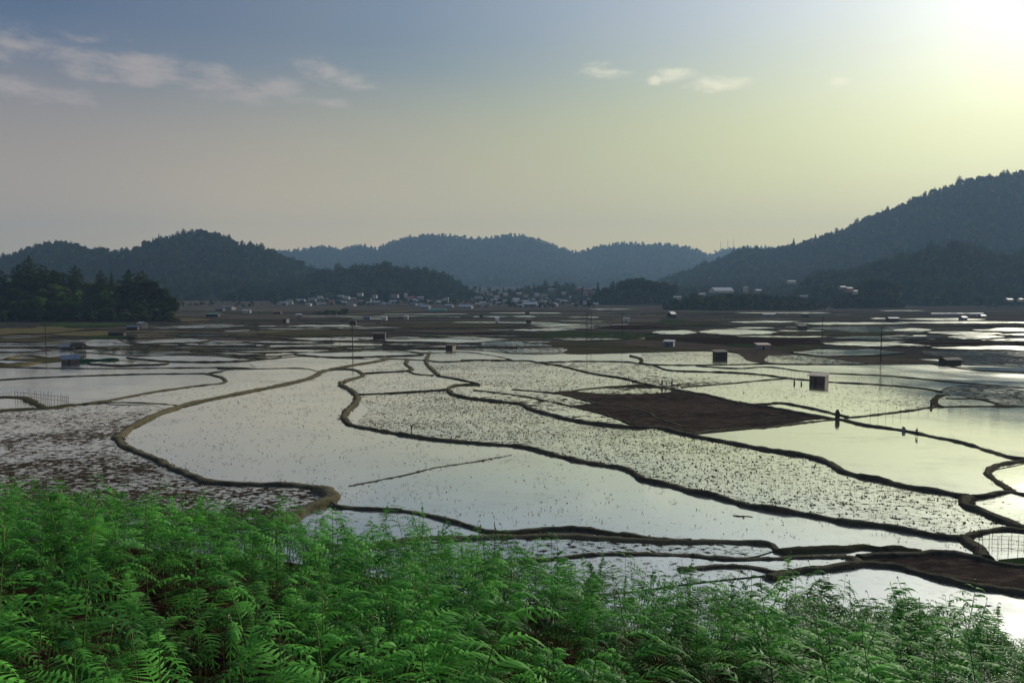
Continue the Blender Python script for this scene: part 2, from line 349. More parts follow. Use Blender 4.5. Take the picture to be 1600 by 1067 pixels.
# ---------------- big hand-traced fields of the nearer plain
NEAR = [
 ('s', [(552,666),(575,640),(560,617),(625,614),(700,609),(735,622),(815,632),(865,650),(1000,669),(1050,674),(1150,694),(1240,710),(1295,724),(1335,744),(1410,760),(1510,778),(1508,790),(1600,832),(1503,842),(1373,822),(1275,808),(1178,792),(1080,769),(1005,750),(975,733),(900,720),(850,706),(720,691),(625,679)]),
 ('s2', [(538,604),(560,592),(567,584),(637,580),(690,588),(740,598),(700,609),(562,616)]),
 ('s', [(690,589),(672,575),(668,566),(750,563),(825,564),(875,572),(925,584),(975,592),(1000,600),(868,613),(800,609),(740,598)]),
 ('s2', [(637,563),(668,566),(672,575),(690,588),(650,585),(637,580),(642,573)]),
 ('s2', [(572,583),(607,562),(637,563),(635,571),(640,578)]),
 ('m', [(750,601),(837,612),(905,624),(928,631),(895,636),(950,650),(990,665),(950,665),(865,650),(815,632),(760,626),(706,613),(704,606)]),
 ('m', [(845,567),(980,567),(1020,571),(1045,578),(1150,583),(1270,594),(1200,594),(1112,602),(1063,607),(1000,598),(925,583)]),
 ('s2', [(1063,607),(1112,602),(1200,594),(1305,598),(1412,605),(1468,614),(1460,624),(1462,636),(1425,642),(1362,650),(1325,652),(1217,631),(1200,637),(1150,629)]),
 ('b', [(868,613),(930,607),(1005,601),(1050,609),(1100,617),(1200,637),(1303,655),(1200,669),(1080,678),(1025,668),(990,665),(950,650),(895,636),(928,632),(905,624)]),
 ('m', [(900,612),(935,607),(1040,608),(1046,613),(960,616)]),
 ('pm', [(-200,640),(110,636),(250,634),(262,642),(205,664),(183,680),(183,692),(240,722),(345,760),(480,764),(520,785),(300,900),(-300,860)]),
 ('mud', [(-100,735),(60,722),(170,712),(225,716),(262,731),(345,758),(490,764),(512,776),(470,800),(380,830),(200,800),(0,790)]),
 ('gs', [(1466,613),(1482,605),(1530,602),(1600,610),(1800,620),(1800,636),(1600,636),(1500,636),(1520,624),(1478,614)]),
 ('sg', [(1478,618),(1520,624),(1560,633),(1500,635),(1466,634)]),
 ('w2', [(1090,680),(1200,669),(1303,656),(1400,673),(1500,692),(1600,720),(1548,738),(1578,769),(1515,777),(1410,759),(1335,743),(1295,722),(1240,708),(1150,692)]),
 ('w2', [(1312,654),(1362,651),(1462,638),(1600,637),(1750,637),(1750,740),(1575,714),(1500,691),(1400,672)]),
 ('s2', [(1525,790),(1578,771),(1700,776),(1700,840),(1600,825),(1550,806)]),
 ('s', [(753,844),(939,845),(1080,850),(1195,853),(1208,862),(1150,874),(1080,870),(955,867),(818,880),(700,870)]),
 ('s2', [(818,884),(955,870),(1080,873),(1130,880),(1210,877),(1324,873),(1326,884),(1224,897),(1100,910),(900,930),(760,900)]),
 ('b', [(1345,874),(1431,871),(1512,873),(1600,890),(1700,900),(1700,945),(1600,927),(1519,917),(1470,907),(1405,887),(1356,882)]),
 ('s2', [(560,796),(662,808),(745,832),(753,842),(604,852),(500,860),(480,810)]),
 ('s2', [(1535,836),(1600,834),(1700,836),(1700,892),(1600,886),(1545,876)]),
 ('g', [(1560,876),(1640,874),(1640,890),(1600,886),(1562,880)]),
 # upper left basins
 ('s2', [(355,596),(352,580),(400,578),(462,577),(495,581),(500,584),(440,601),(360,617),(265,640),(240,634),(165,630),(250,612),(345,600)]),
 ('s2', [(400,577),(400,563),(487,558),(607,561),(560,569),(503,580),(462,576)]),
 ('sg', [(200,543),(250,542),(400,545),(487,547),(487,550),(400,557),(320,555),(250,556),(150,553),(150,548)]),
 ('sg', [(400,547),(488,549),(470,554),(400,556)]),
 ('s2', [(672,553),(725,551),(762,555),(795,562),(750,563),(690,565),(668,562)]),
 ('gs', [(725,533),(800,531),(860,540),(886,546),(870,553),(800,553),(760,549),(700,545)]),
 ('o', [(850,535),(930,534),(1000,541),(1120,548),(1140,551),(1040,552),(1000,551),(930,553),(885,553),(886,546),(860,540)]),
 ('o', [(0,562),(60,560),(125,556),(120,562),(60,568),(0,570)]),
 ('br', [(1000,531),(1125,539),(1250,548),(1160,551),(1080,546),(980,540)]),
 ('s', [(1003,552),(1100,550),(1150,553),(1165,562),(1190,567),(1150,570),(1060,571),(1008,568)]),
 ('br', [(1145,546),(1200,548),(1260,557),(1350,567),(1300,570),(1190,568),(1160,558)]),
 ('gs', [(1200,556),(1260,556),(1350,568),(1450,568),(1380,570),(1250,570),(1200,567)]),
 ('br', [(1250,556),(1400,560),(1480,567),(1450,569),(1375,569),(1330,565)]),
 ('rb', [(1020,524),(1100,523),(1200,526),(1270,529),(1282,535),(1275,541),(1200,543),(1130,539),(1060,533),(1010,531)]),
 ('o', [(1200,541),(1275,539),(1285,544),(1272,549),(1210,548)]),
 ('gs', [(1500,559),(1600,556),(1750,556),(1750,574),(1600,573),(1502,570)]),
 ('gs', [(1440,549),(1600,549),(1750,550),(1750,556),(1600,557),(1500,559),(1450,556)]),
 ('w2', [(1500,574),(1600,574),(1750,575),(1750,592),(1600,584),(1525,578)]),
]
polys = []
for k, pl in NEAR:
    pts, zz = field(pl, k, NAME[k]); polys.append((k, pts))

# ---------------- far strips (x0, x1, y0, y1, kind, tilt of the right end)
STR = [(232,385,508,514.5,'w',-4),(342,408,515.5,519,'w',0),(205,330,530,538,'w',-4),(260,372,522.5,526.5,'sg',0),(280,420,536,543,'w',2),
 (0,62,525,530,'w',-2),(-60,120,539,543,'w',-1),(-60,78,545,551,'w',0),(126,205,531,546,'w',3),(200,398,557,566,'w',3),(-80,60,564,569,'w',0),
 (400,436,509,511.5,'w',0),(445,572,508,512,'w',-1),(398,520,512.5,515.5,'w',-1),(440,640,527,533,'w',0),(380,520,534,537.5,'w',1),(560,800,526.5,536,'w',1),
 (640,830,523.5,527,'gs',1),(600,690,537,541,'gs',0),(460,660,549.5,559.5,'w',0),(460,700,494,495.6,'w',0),(632,668,507.4,509,'w',0),(698,722,495.5,496.8,'w',0),(739,750,494.8,496,'w',0),
 (755,792,494.8,496.2,'w',0),(760,830,514,518,'gs',0),(802,838,494,496.2,'w',0),(858,950,501.9,503.6,'w',0),(814,952,508,511.2,'w',1),
 (810,948,511.8,513.8,'w',0),(795,900,514.6,518,'w',-1),(830,1022,518.5,532,'g',0),(850,978,528.5,533,'gs',1),(818,862,533.5,537,'s2',0),
 (920,990,483,484.4,'w',0),(1018,1092,516.5,524,'w',0),(1088,1215,515,525,'w',1),(1138,1252,501.9,505.2,'w',-1),(1145,1212,511.8,515,'w',0),
 (1148,1300,525.3,528.5,'w',1),(1000,1056,530.8,533,'g',0),(1132,1200,538.5,543,'g',2),(1240,1420,504,508.2,'w',0),(1360,1391,497,499.3,'w',0),
 (1262,1460,510,520.5,'sg',2),(1205,1400,518.5,526.5,'o',2),(1295,1420,525.8,532,'sg',2),(1284,1470,533.6,544,'w',2),(1238,1410,547,557.5,'sg',0),
 (1404,1540,497.8,501.2,'w',1),(1395,1620,502.8,506.5,'w',0),(1510,1680,506,511.5,'o',2),(1518,1700,513.5,520.5,'w',1),(1448,1566,518.6,524,'w',2),
 (1480,1570,524.3,531,'w',0),(1400,1640,531,543,'rb',1),(1530,1700,530,535,'w',0),(1560,1700,521.5,526,'w',0),(1455,1700,542,549.5,'w',2),(1395,1456,514,519.5,'w2',0),
 (1395,1480,526.5,530,'gs',0),(-50,130,512,524,'tan',-5),(82,205,518,526,'tan',-4),(-60,60,507.5,511,'gs',0),(60,220,505.5,511,'g',-1),(260,330,498,504,'tan',-1),(300,350,494.5,497,'br',0),
 (-60,100,530.5,536,'o',0),(130,215,525,529,'g',0),(400,600,517,527,'o',0),(600,830,505,513,'o',0),(640,790,515,522,'br',0),
 (140,260,566,572,'s2',0),(1000,1140,505,509,'o',0),(1030,1075,500,505,'g',0),(940,1060,510,515,'rb',0),(534,600,489.5,492.5,'tan',-1),(600,665,485.5,488.5,'tan',-2),(1375,1445,485.5,486.6,'w',0),(1260,1296,483.1,484,'w',0),
 (880,1010,463.8,465.5,'tan',0)]
for (x0, x1, y0, y1, k, tilt) in STR[:-1]:
    xm = (x0+x1)/2; hh = (y1-y0)/2; yc = (y0+y1)/2; r = random.Random(int(x0*3+y0*7))
    top = [(x0+(x1-x0)*q, yc + tilt*(q-.5) - hh*min(1, 3.2*q+.12, 3.2*(1-q)+.12)*(.6+.5*r.random())) for q in (0, .12, .3, .5, .7, .88, 1)]
    bot = [(x, yc + tilt*(q-.5) + hh*min(1, 3.2*q+.12, 3.2*(1-q)+.12)*(.6+.5*r.random())) for q, x in [(q, x0+(x1-x0)*q) for q in (.98, .85, .66, .45, .25, .1, .02)]]
    bd = (1.2, .45, 'bankd') if k in ('w', 'w2', 'sg', 'gs', 's2') and y0 > 500 else None
    field(top+bot, 'wf' if k in ('w', 'w2') else k, NAME[k], border=bd)
rq = random.Random(19)
for i in range(120):
    y = 487 + 48*rq.random()**1.3; x = -80+1760*rq.random(); hw = 18+70*rq.random(); th = (y-478)*rq.uniform(.012, .035)+.3
    if x < 300 and y < 506: continue
    k = rq.choice(['w', 'br', 'o', 'rb', 'b', 'gs', 'br', 'bank', 'w' if x > 500 else 'o']); ti = rq.uniform(-.03, .03)*(y-480)
    pts_ = [(x-hw, y-ti), (x-hw*.7, y-th-ti*.7), (x-hw*.1, y-th*rq.uniform(.6, 1.1)), (x+hw*.6, y-th+ti*.6), (x+hw, y+ti), (x+hw*.75, y+th+ti*.7), (x, y+th*rq.uniform(.5, 1.1)), (x-hw*.6, y+th-ti*.6)]
    field(pts_, {'w': 'wf', 'bank': 'bankl'}.get(k, k), NAME.get(k, 'dry_field'), z=.03+.0008*i)
# generic low banks across the brown far plain
r = random.Random(3)
for i in range(126):
    y = 485 + (62*r.random()**1.25 if i < 115 else 48+30*r.random()); L = (90+260*r.random()); x = -60+1700*r.random()
    if i < 115 and 555 < y: continue
    if i >= 115 and (x > 700 or x < -60): x = 60+560*r.random(); L *= .5
    y0 = y; pts = []
    for q in range(6):
        pts.append((x+L*q/5-L/2, y0+(r.random()-.5)*(y-480)*.05))
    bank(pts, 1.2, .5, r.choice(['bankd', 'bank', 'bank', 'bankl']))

# ---------------- traced banks
BANKS = [
 (1.9,.62,'bankl',[(607,561),(583,566),(551,571),(520,577),(503,581),(490,589),(470,595),(440,602),(400,610),(360,618),(320,626),(290,633),(265,641),(240,650),(215,663),(200,671),(189,679),(184,687)]),
 (1.5,.62,'bank',[(184,687),(190,696),(203,702),(220,709),(240,717),(262,729),(290,741),(318,752),(345,757),(370,758),(400,758),(430,759),(465,760),(495,765),(508,771)]),
 (1.9,.9,'bankl',[(500,767),(515,773),(520,780),(505,788),(485,795),(460,808),(430,822)]),
 (1.0,.55,'bank',[(518,784),(526,793),(565,797),(623,800),(662,806),(695,814),(727,823),(753,832)]),
 (1.0,.55,'bank',[(753,832),(802,834),(857,829),(922,830),(981,840),(1020,845),(1080,848)]),
 (1.1,.5,'bankl',[(560,856),(604,852),(656,844),(753,842),(857,840),(939,843),(1020,848),(1080,849),(1145,849),(1200,852),(1210,858),(1216,864)]),
 (1.5,.5,'o',[(1216,864),(1250,861),(1280,860),(1320,858),(1350,855),(1378,861)]),
 (1.2,.5,'o',[(1380,859),(1395,857),(1420,862),(1440,864)]),
 (.9,.4,'bank',[(1080,870),(1129,874),(1210,875),(1250,873),(1324,872)]),
 (.8,.4,'bank',[(780,890),(818,881),(906,871),(955,868),(1020,868),(1080,870)]),
 (.9,.45,'bank',[(1060,893),(1155,887),(1224,899)]),
 (1.1,.5,'bankl',[(1324,873),(1340,878),(1338,883),(1324,886)]),
 (1.1,.55,'bank',[(1340,873),(1373,870),(1431,869),(1470,866),(1512,871),(1552,881),(1600,888),(1680,900)]),
 (1.2,.55,'bank',[(1200,905),(1226,897),(1275,892),(1324,886),(1356,883),(1405,887),(1438,897),(1470,907),(1519,917),(1600,928),(1700,940)]),
 (1.4,.55,'bankl',[(503,580),(530,577),(552,578),(564,583),(567,587),(560,590),(545,594),(534,599)]),
 (1.5,.7,'bankl',[(533,598),(532,602),(541,606),(552,614),(558,622),(555,631),(548,637),(541,645),(536,653),(541,658)]),
 (1.15,.6,'bank',[(538,656),(550,665),(580,671),(625,679),(670,686),(720,691),(770,695),(810,698),(850,707),(900,720),(940,727),(975,733),(990,740),(1005,750),(1050,760),(1080,769),(1113,775),(1145,785),(1178,793),(1226,800),(1275,808),(1324,818),(1373,822),(1421,831),(1470,840),(1503,842)]),
 (1.4,.7,'bank',[(1503,842),(1516,850),(1526,858),(1532,864),(1542,877)]),
 (1.0,.5,'bank',[(1503,842),(1535,834),(1568,829),(1600,832),(1680,836)]),
 (1.1,.6,'bankl',[(750,602),(720,602),(704,605),(700,609),(706,615)]),
 (1.5,.65,'bank',[(703,612),(706,616),(730,622),(760,626),(800,630),(815,632),(830,640),(865,650),(900,658),(950,665),(1000,669),(1025,668),(1050,674),(1100,685),(1150,694),(1200,704),(1240,710),(1270,716),(1295,724),(1315,737),(1335,744),(1370,750),(1410,760),(1450,767),(1485,773),(1512,778)]),
 (1.2,.6,'bank',[(1512,778),(1540,777),(1565,772),(1580,769)]),
 (1.1,.6,'bankl',[(1579,769),(1570,762),(1555,752),(1546,744),(1543,738),(1550,732),(1570,726),(1600,722),(1650,718)]),
 (1.0,.55,'bank',[(1578,769),(1600,775),(1660,782)]),
 (1.5,.65,'bank',[(1514,778),(1508,785),(1512,792),(1530,799),(1550,807),(1575,817),(1600,827),(1660,850)]),
 (1.1,.5,'bankd',[(720,563),(750,563),(800,564),(825,564),(840,567),(875,572),(925,584),(975,592),(1005,600),(1050,609)]),
 (1.4,.55,'bank',[(1050,609),(1100,617),(1150,629),(1200,637),(1250,646),(1300,655),(1317,657),(1350,665),(1412,674),(1450,682),(1500,692),(1550,707),(1575,715),(1600,720),(1650,730)]),
 (1.0,.5,'bankd',[(840,567),(900,565),(980,566),(1000,569),(1020,571),(1040,578),(1060,580),(1150,583),(1200,587),(1225,591),(1270,595),(1305,598),(1362,601),(1412,605),(1450,609),(1470,613)]),
 (.9,.45,'bankd',[(1000,569),(1060,571),(1150,570),(1200,569),(1300,570),(1375,569),(1412,567),(1450,569),(1475,572),(1525,579),(1600,583),(1700,588)]),
 (.8,.4,'bankd',[(1087,572),(1150,576),(1200,574),(1250,580),(1305,584),(1375,587),(1425,591),(1462,595),(1525,600),(1600,607),(1700,614)]),
 (.8,.4,'bank',[(1065,606),(1112,602),(1150,599),(1200,594),(1235,592)]),
 (1.1,.4,'bankl',[(1080,678),(1150,671),(1200,669),(1250,662),(1305,656)]),
 (.8,.4,'bankl',[(868,614),(930,607),(1005,601)]),
 (.7,.35,'bankd',[(800,609),(837,612),(875,616),(905,624),(928,631),(895,636)]),
 (.7,.35,'bankd',[(740,610),(800,617),(850,626),(895,636),(950,650),(990,665)]),
 (.6,.3,'bank',[(925,632),(975,636),(1010,644),(1030,655),(1070,668)]),
 (.9,.45,'bank',[(1150,633),(1200,632),(1217,630),(1250,635),(1300,646),(1325,652)]),
 (1.0,.45,'bankl',[(1322,654),(1362,650),(1425,642),(1462,637),(1512,636),(1600,636),(1700,636)]),
 (1.6,.5,'o',[(1470,637),(1460,631),(1461,624),(1468,619),(1478,617)]),
 (1.2,.4,'o',[(1478,623),(1500,624),(1525,624),(1545,628),(1562,634)]),
 (.9,.45,'bank',[(557,617),(625,614),(700,609)]),
 (1.2,.45,'bankd',[(568,584),(600,582),(637,580)]),
 (1.4,.6,'bankl',[(637,562),(634,568),(636,572),(642,575),(642,579),(637,580)]),
 (.8,.4,'bankd',[(637,580),(650,585),(677,587)]),
 (1.5,.65,'bankl',[(672,551),(669,558),(666,565),(669,572),(676,579),(686,588)]),
 (.9,.5,'bankd',[(686,588),(725,595),(745,600)]),
 (1.1,.45,'bankd',[(400,564),(440,560),(462,558),(487,558),(525,560),(575,561),(607,561),(637,562),(670,564),(687,566),(750,563)]),
 (.8,.4,'bankd',[(340,577),(400,577),(462,576),(480,577),(497,581)]),
 (.9,.45,'bank',[(380,560),(440,556),(487,551),(550,547),(625,548),(665,552),(725,551),(762,555),(787,560),(800,563)]),
 (.8,.4,'bankd',[(388,536),(440,538),(500,540),(575,541),(640,542),(712,537)]),
 (.8,.4,'bankd',[(600,535),(650,534),(712,537),(725,533),(800,532)]),
 (.8,.4,'bankd',[(712,537),(775,544),(800,552),(900,552),(1000,551),(1100,549),(1140,550),(1180,560),(1200,567)]),
 (.8,.4,'bankd',[(-80,572),(0,574),(100,576),(200,576),(300,575),(375,575),(400,577)]),
 (.7,.4,'bankd',[(-80,600),(0,594),(50,591),(150,587),(225,585),(320,584)]),
 (1.2,.5,'bank',[(320,584),(345,590),(353,596),(345,600),(325,602),(300,605)]),
 (1.5,.55,'bankl',[(300,605),(250,612),(200,621),(162,628),(130,632)]),
 (.7,.4,'bankd',[(325,584),(350,580),(375,576)]),
 (.8,.4,'bankl',[(100,634),(130,632),(150,630),(200,630),(250,632),(275,634)]),
 (3.2,.5,'o',[(-60,650),(0,643),(40,640),(80,638),(112,633)]),
 (2.2,.4,'o',[(-60,626),(0,621),(35,622),(52,630),(70,638)]),
 (.8,.4,'bankd',[(125,551),(150,552),(200,556),(250,556),(312,555),(350,557),(400,559)]),
 (.9,.45,'bankd',[(150,566),(175,564),(250,566),(325,566),(400,564)]),
 (.8,.4,'bankl',[(120,546),(160,544),(225,541),(275,541),(340,543),(400,544),(470,546)]),
 (.8,.4,'bankd',[(-40,543),(60,544),(120,546)]),
 (2.5,.8,'tan',[(8,563),(20,559),(40,557),(60,558),(78,561)]),
 (3.2,.8,'tan',[(-40,574),(0,573),(30,572),(50,569),(63,567)]),
 (.9,.4,'bankl',[(200,524),(240,521),(290,518),(330,521),(375,519),(420,519)]),
 (1.5,.6,'bankd',[(352,527),(400,526),(470,523),(560,522),(640,521)]),
 (1.2,.5,'bankd',[(200,530),(260,528),(330,527),(400,529),(500,531)]),
 (1.2,.5,'bank',[(400,529),(470,525),(600,525),(760,524),(1000,527)]),
 (1.4,.8,'tan',[(1000,568),(1003,564),(998,560),(985,557)]),
]
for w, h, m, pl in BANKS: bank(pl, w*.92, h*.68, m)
# a thin string of straw floating across the wide basin
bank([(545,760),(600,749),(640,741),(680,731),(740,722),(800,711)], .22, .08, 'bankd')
bank([(1145,806),(1160,807),(1176,808)], .5, .05, 'rb')

# ------------------------------------------------------------ stubble and clods standing in the water
def inside(pts, x, y):
    X = np.array([p.x for p in pts]); Y = np.array([p.y for p in pts]); ins = np.zeros(len(x), bool); j = len(X)-1
    for i in range(len(X)):
        c = ((Y[i] > y) != (Y[j] > y)); xx = (X[j]-X[i])*(y-Y[i])/(Y[j]-Y[i]+1e-12)+X[i]
        ins ^= c & (x < xx); j = i
    return ins
def lownoise(x, y, s, seed):
    g = np.random.default_rng(seed); a = np.zeros_like(x)
    for k in range(7):
        w = g.normal(size=2)*s*(1+.5*k); a += np.sin(x*w[0]+y*w[1]*1.6+g.random()*6.28)/(1+.3*k)
    return a/3
px_, py_, ps_ = [], [], []
DEN = {'s': 3.4, 's2': 1.8, 'sg': .9, 'm': 2.0, 'pm': 3.0, 'mud': 2.6, 'gs': 1.6, 'b': 2.5}
basin = [P(x, y) for x, y in [(205,690),(210,672),(250,650),(330,630),(500,590),(560,590),(536,602),(556,625),(536,655),(560,670),(800,700),(1000,755),(1240,806),(1500,845),(1520,862),(1380,857),(1200,850),(1000,840),(760,828),(640,800),(530,788),(500,762),(380,755),(300,742)]]
for k, pts in [('wb', basin)] + polys:
    den = {'wb': .8}.get(k, DEN.get(k, 0))
    if not den: continue
    x0, x1 = min(p.x for p in pts), max(p.x for p in pts); y0, y1 = min(p.y for p in pts), max(p.y for p in pts)
    if y1 > 330: continue
    n = int((x1-x0)*(y1-y0)*den*(1.0 if y0 < 150 else .7)); x = rng.uniform(x0, x1, n); y = rng.uniform(y0, y1, n)
    m = inside(pts, x, y) & (np.abs(x) < y*.75+3); x, y = x[m], y[m]
    g = lownoise(x, y, .10, len(px_)+3); keep = rng.random(len(x)) < np.clip(.5+.55*g, .06, 1); x, y = x[keep], y[keep]
    px_.append(x); py_.append(y); ps_.append(np.full(len(x), .5 if k == 'wb' else (1.0 if k != 'mud' else .8)))
tx, ty, ts = [], [], []
for pts, w, h, mt in BANKPTS:
    for q0, q1 in zip(pts[:-1], pts[1:]):
        L = (q1-q0).length; d_ = (q1-q0)/max(L, 1e-5); m_ = rng.poisson(L*1.8)
        for _ in range(m_):
            f_ = rng.random(); sg_ = 1 if rng.random() < .5 else -1; o_ = sg_*(w*.5+abs(rng.normal(0, .28))); tx.append(q0.x+d_.x*L*f_+d_.y*o_); ty.append(q0.y+d_.y*L*f_-d_.x*o_); ts.append(.5+.9*rng.random())
px_.append(np.array(tx)); py_.append(np.array(ty)); ps_.append(np.array(ts))
x = np.concatenate(px_); y = np.concatenate(py_); s = np.concatenate(ps_); n = len(x)
s = s*(.30+.62*rng.random(n)**2+.3*(rng.random(n) < .03))
# clod: irregular squashed pyramid
K = 5; V = np.zeros((n, K+1, 3), np.float32); ang = rng.uniform(0, 6.28, (n, 1)) + np.arange(K)[None]*2*np.pi/K + rng.uniform(-.4, .4, (n, K))
rad = (s*.20)[:, None]*rng.uniform(.45, 1.3, (n, K)); V[:, :K, 0] = x[:, None]+np.cos(ang)*rad*1.3; V[:, :K, 1] = y[:, None]+np.sin(ang)*rad; V[:, :K, 2] = .0
V[:, K, 0] = x+rng.normal(0, .05, n); V[:, K, 1] = y+rng.normal(0, .05, n); V[:, K, 2] = .08+.14*s*rng.random(n)
idx = (np.arange(n)*(K+1))[:, None]; j = np.arange(K)
Fc = np.stack([idx+j, idx+(j+1) % K, np.broadcast_to(idx+K, (n, K))], -1).reshape(-1, 3)
M['clod'] = soil_mat('clod_mud', (.040, .030, .022), (.065, .05, .034), (.10, .08, .052), .8, .1, .8, 1)
tag(npmesh('mud_clods', V.reshape(-1, 3), Fc, M['clod']), 'dark clods and stubble stumps standing in the flooded paddies', 'clods', kind='stuff')
# blades of straw
nb_ = int(n*.9); ii = rng.integers(0, n, nb_); bx = x[ii]+rng.normal(0, .25, nb_); by = y[ii]+rng.normal(0, .25, nb_)
hgt = rng.uniform(.12, .42, nb_); a = rng.uniform(0, 6.28, nb_); lean = rng.normal(0, .16, (nb_, 2)); wv = .02+.012*rng.random(nb_)
V = np.zeros((nb_, 3, 3), np.float32); V[:, 0] = np.stack([bx-np.cos(a)*wv, by-np.sin(a)*wv, np.zeros(nb_)], -1); V[:, 1] = np.stack([bx+np.cos(a)*wv, by+np.sin(a)*wv, np.zeros(nb_)], -1)
V[:, 2] = np.stack([bx+lean[:, 0], by+lean[:, 1], hgt], -1)
M['straw'] = leaf('straw', (.06, .05, .025), (.12, .095, .05), .2, .8, .3)
tag(npmesh('rice_stubble', V.reshape(-1, 3), np.arange(nb_*3).reshape(-1, 3), M['straw']), 'short cut rice stalks sticking out of the flooded paddies', 'stubble', kind='stuff')

bv = []
for pts, w, h, mt in BANKPTS:
    for q0, q1 in zip(pts[:-1], pts[1:]):
        L = (q1-q0).length; d_ = (q1-q0)/max(L, 1e-5)
        cl = .5+1.1*nz(q0.x*.25, q0.y*.25, 77)
        for _ in range(int(rng.poisson(max(0, L*(9 if q0.y < 120 else 5)*cl)))):
            f_ = rng.random(); o_ = rng.normal(0, .22)*w; bx_ = q0.x+d_.x*L*f_+d_.y*o_; by_ = q0.y+d_.y*L*f_-d_.x*o_; hb = h*max(.1, 1-(abs(o_)/(w*.62))**2)*.92
            a_ = rng.random()*6.28; ww_ = .018+.015*rng.random(); hh_ = .08+.26*rng.random()**2
            bv.append([(bx_-math.cos(a_)*ww_, by_-math.sin(a_)*ww_, hb-.05), (bx_+math.cos(a_)*ww_, by_+math.sin(a_)*ww_, hb-.05), (bx_+rng.normal(0, .09), by_+rng.normal(0, .09), hb+hh_)])
M['bgrass'] = leaf('bank_grass', (.05, .06, .02), (.13, .115, .05), .25, .8, .15)
bv = np.array(bv, np.float32); tag(npmesh('bank_grass', bv.reshape(-1, 3), np.arange(len(bv)*3).reshape(-1, 3), M['bgrass']), 'short dry grass growing along the paddy banks', 'grass', kind='stuff'); print('bank grass', len(bv))

# ------------------------------------------------------------ hillside below the camera
ub = [-.9, -.643, -.5, -.35, -.24, -.13, -.04, .07, .16, .28, .40, .52, .643, .9]
yb_px = [758, 772, 784, 800, 820, 838, 862, 890, 910, 922, 934, 955, 1000, 1060]
def brow(u): return (np.interp(u, ub, yb_px)-455)/F
EYE, FERNH = 2.45, 1.22
def browdist(u): return 19.5 - 5.5*np.clip((u+.2)/.85, 0, 1)
def slope_z(x, y):
    yy = max(y, 1.5); u = max(-1.0, min(1.0, x/max(yy, 6))); tb = brow(u); yb = browdist(u)
    s1 = tb - (EYE-FERNH)/yb; g = EYE + s1*yy if yy < yb else EYE + s1*yb + (s1+.24)*(yy-yb)
    if y < 1.5: g -= s1*(1.5-y)*.6
    return CAMH - g + .16*nz(x*.45, y*.45, 3) + .05*nz(x*1.7, y*1.7, 5)
xs = np.concatenate([np.linspace(-70, -26, 30), np.linspace(-25, 25, 140), np.linspace(26, 70, 30)])
ysg = np.concatenate([np.linspace(-14, 26, 130), np.linspace(27, 90, 50)])
v, f = grid(xs, ysg, lambda x, y: max(-.4, slope_z(x, y)))
M['litter'] = soil_mat('fern_litter', (.018, .012, .009), (.040, .026, .018), (.09, .06, .04), 9, .8, .9, 1)
tag(npmesh('hillside', v, f, M['litter'], smooth=True), kind='structure')

# ------------------------------------------------------------ ferns
M['frond'] = None
def fern_leaf(name='fern_green', k=1.0):
    m, t = newmat(name); pos = t.n('ShaderNodeNewGeometry').outputs['Position']; rnd = t.n('ShaderNodeObjectInfo').outputs['Random']
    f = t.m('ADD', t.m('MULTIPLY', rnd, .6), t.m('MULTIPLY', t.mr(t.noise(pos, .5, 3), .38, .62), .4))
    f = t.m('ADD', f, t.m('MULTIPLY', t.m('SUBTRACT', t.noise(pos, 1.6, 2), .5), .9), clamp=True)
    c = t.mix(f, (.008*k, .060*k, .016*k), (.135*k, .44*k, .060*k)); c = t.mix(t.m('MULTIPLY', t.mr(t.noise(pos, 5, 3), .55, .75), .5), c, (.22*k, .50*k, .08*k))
    d = t.n('ShaderNodeBsdfPrincipled', ins={'Base Color': c, 'Roughness': .55, 'Specular IOR Level': .06})
    tr = t.n('ShaderNodeBsdfTranslucent', ins={0: t.mix(.5, c, (.26*k, .80*k, .09*k))})
    out(t, t.n('ShaderNodeMixShader', ins={0: .28, 1: d.outputs[0], 2: tr.outputs[0]}).outputs[0]); return m
M['frond'] = fern_leaf(); M['frond_shade'] = fern_leaf('shaded_fern_green', .42)  # darker copy paints understory shade into the low fronds
M['fstem'] = flat('fern_stem', (.15, .21, .05), .5, .5, 3)
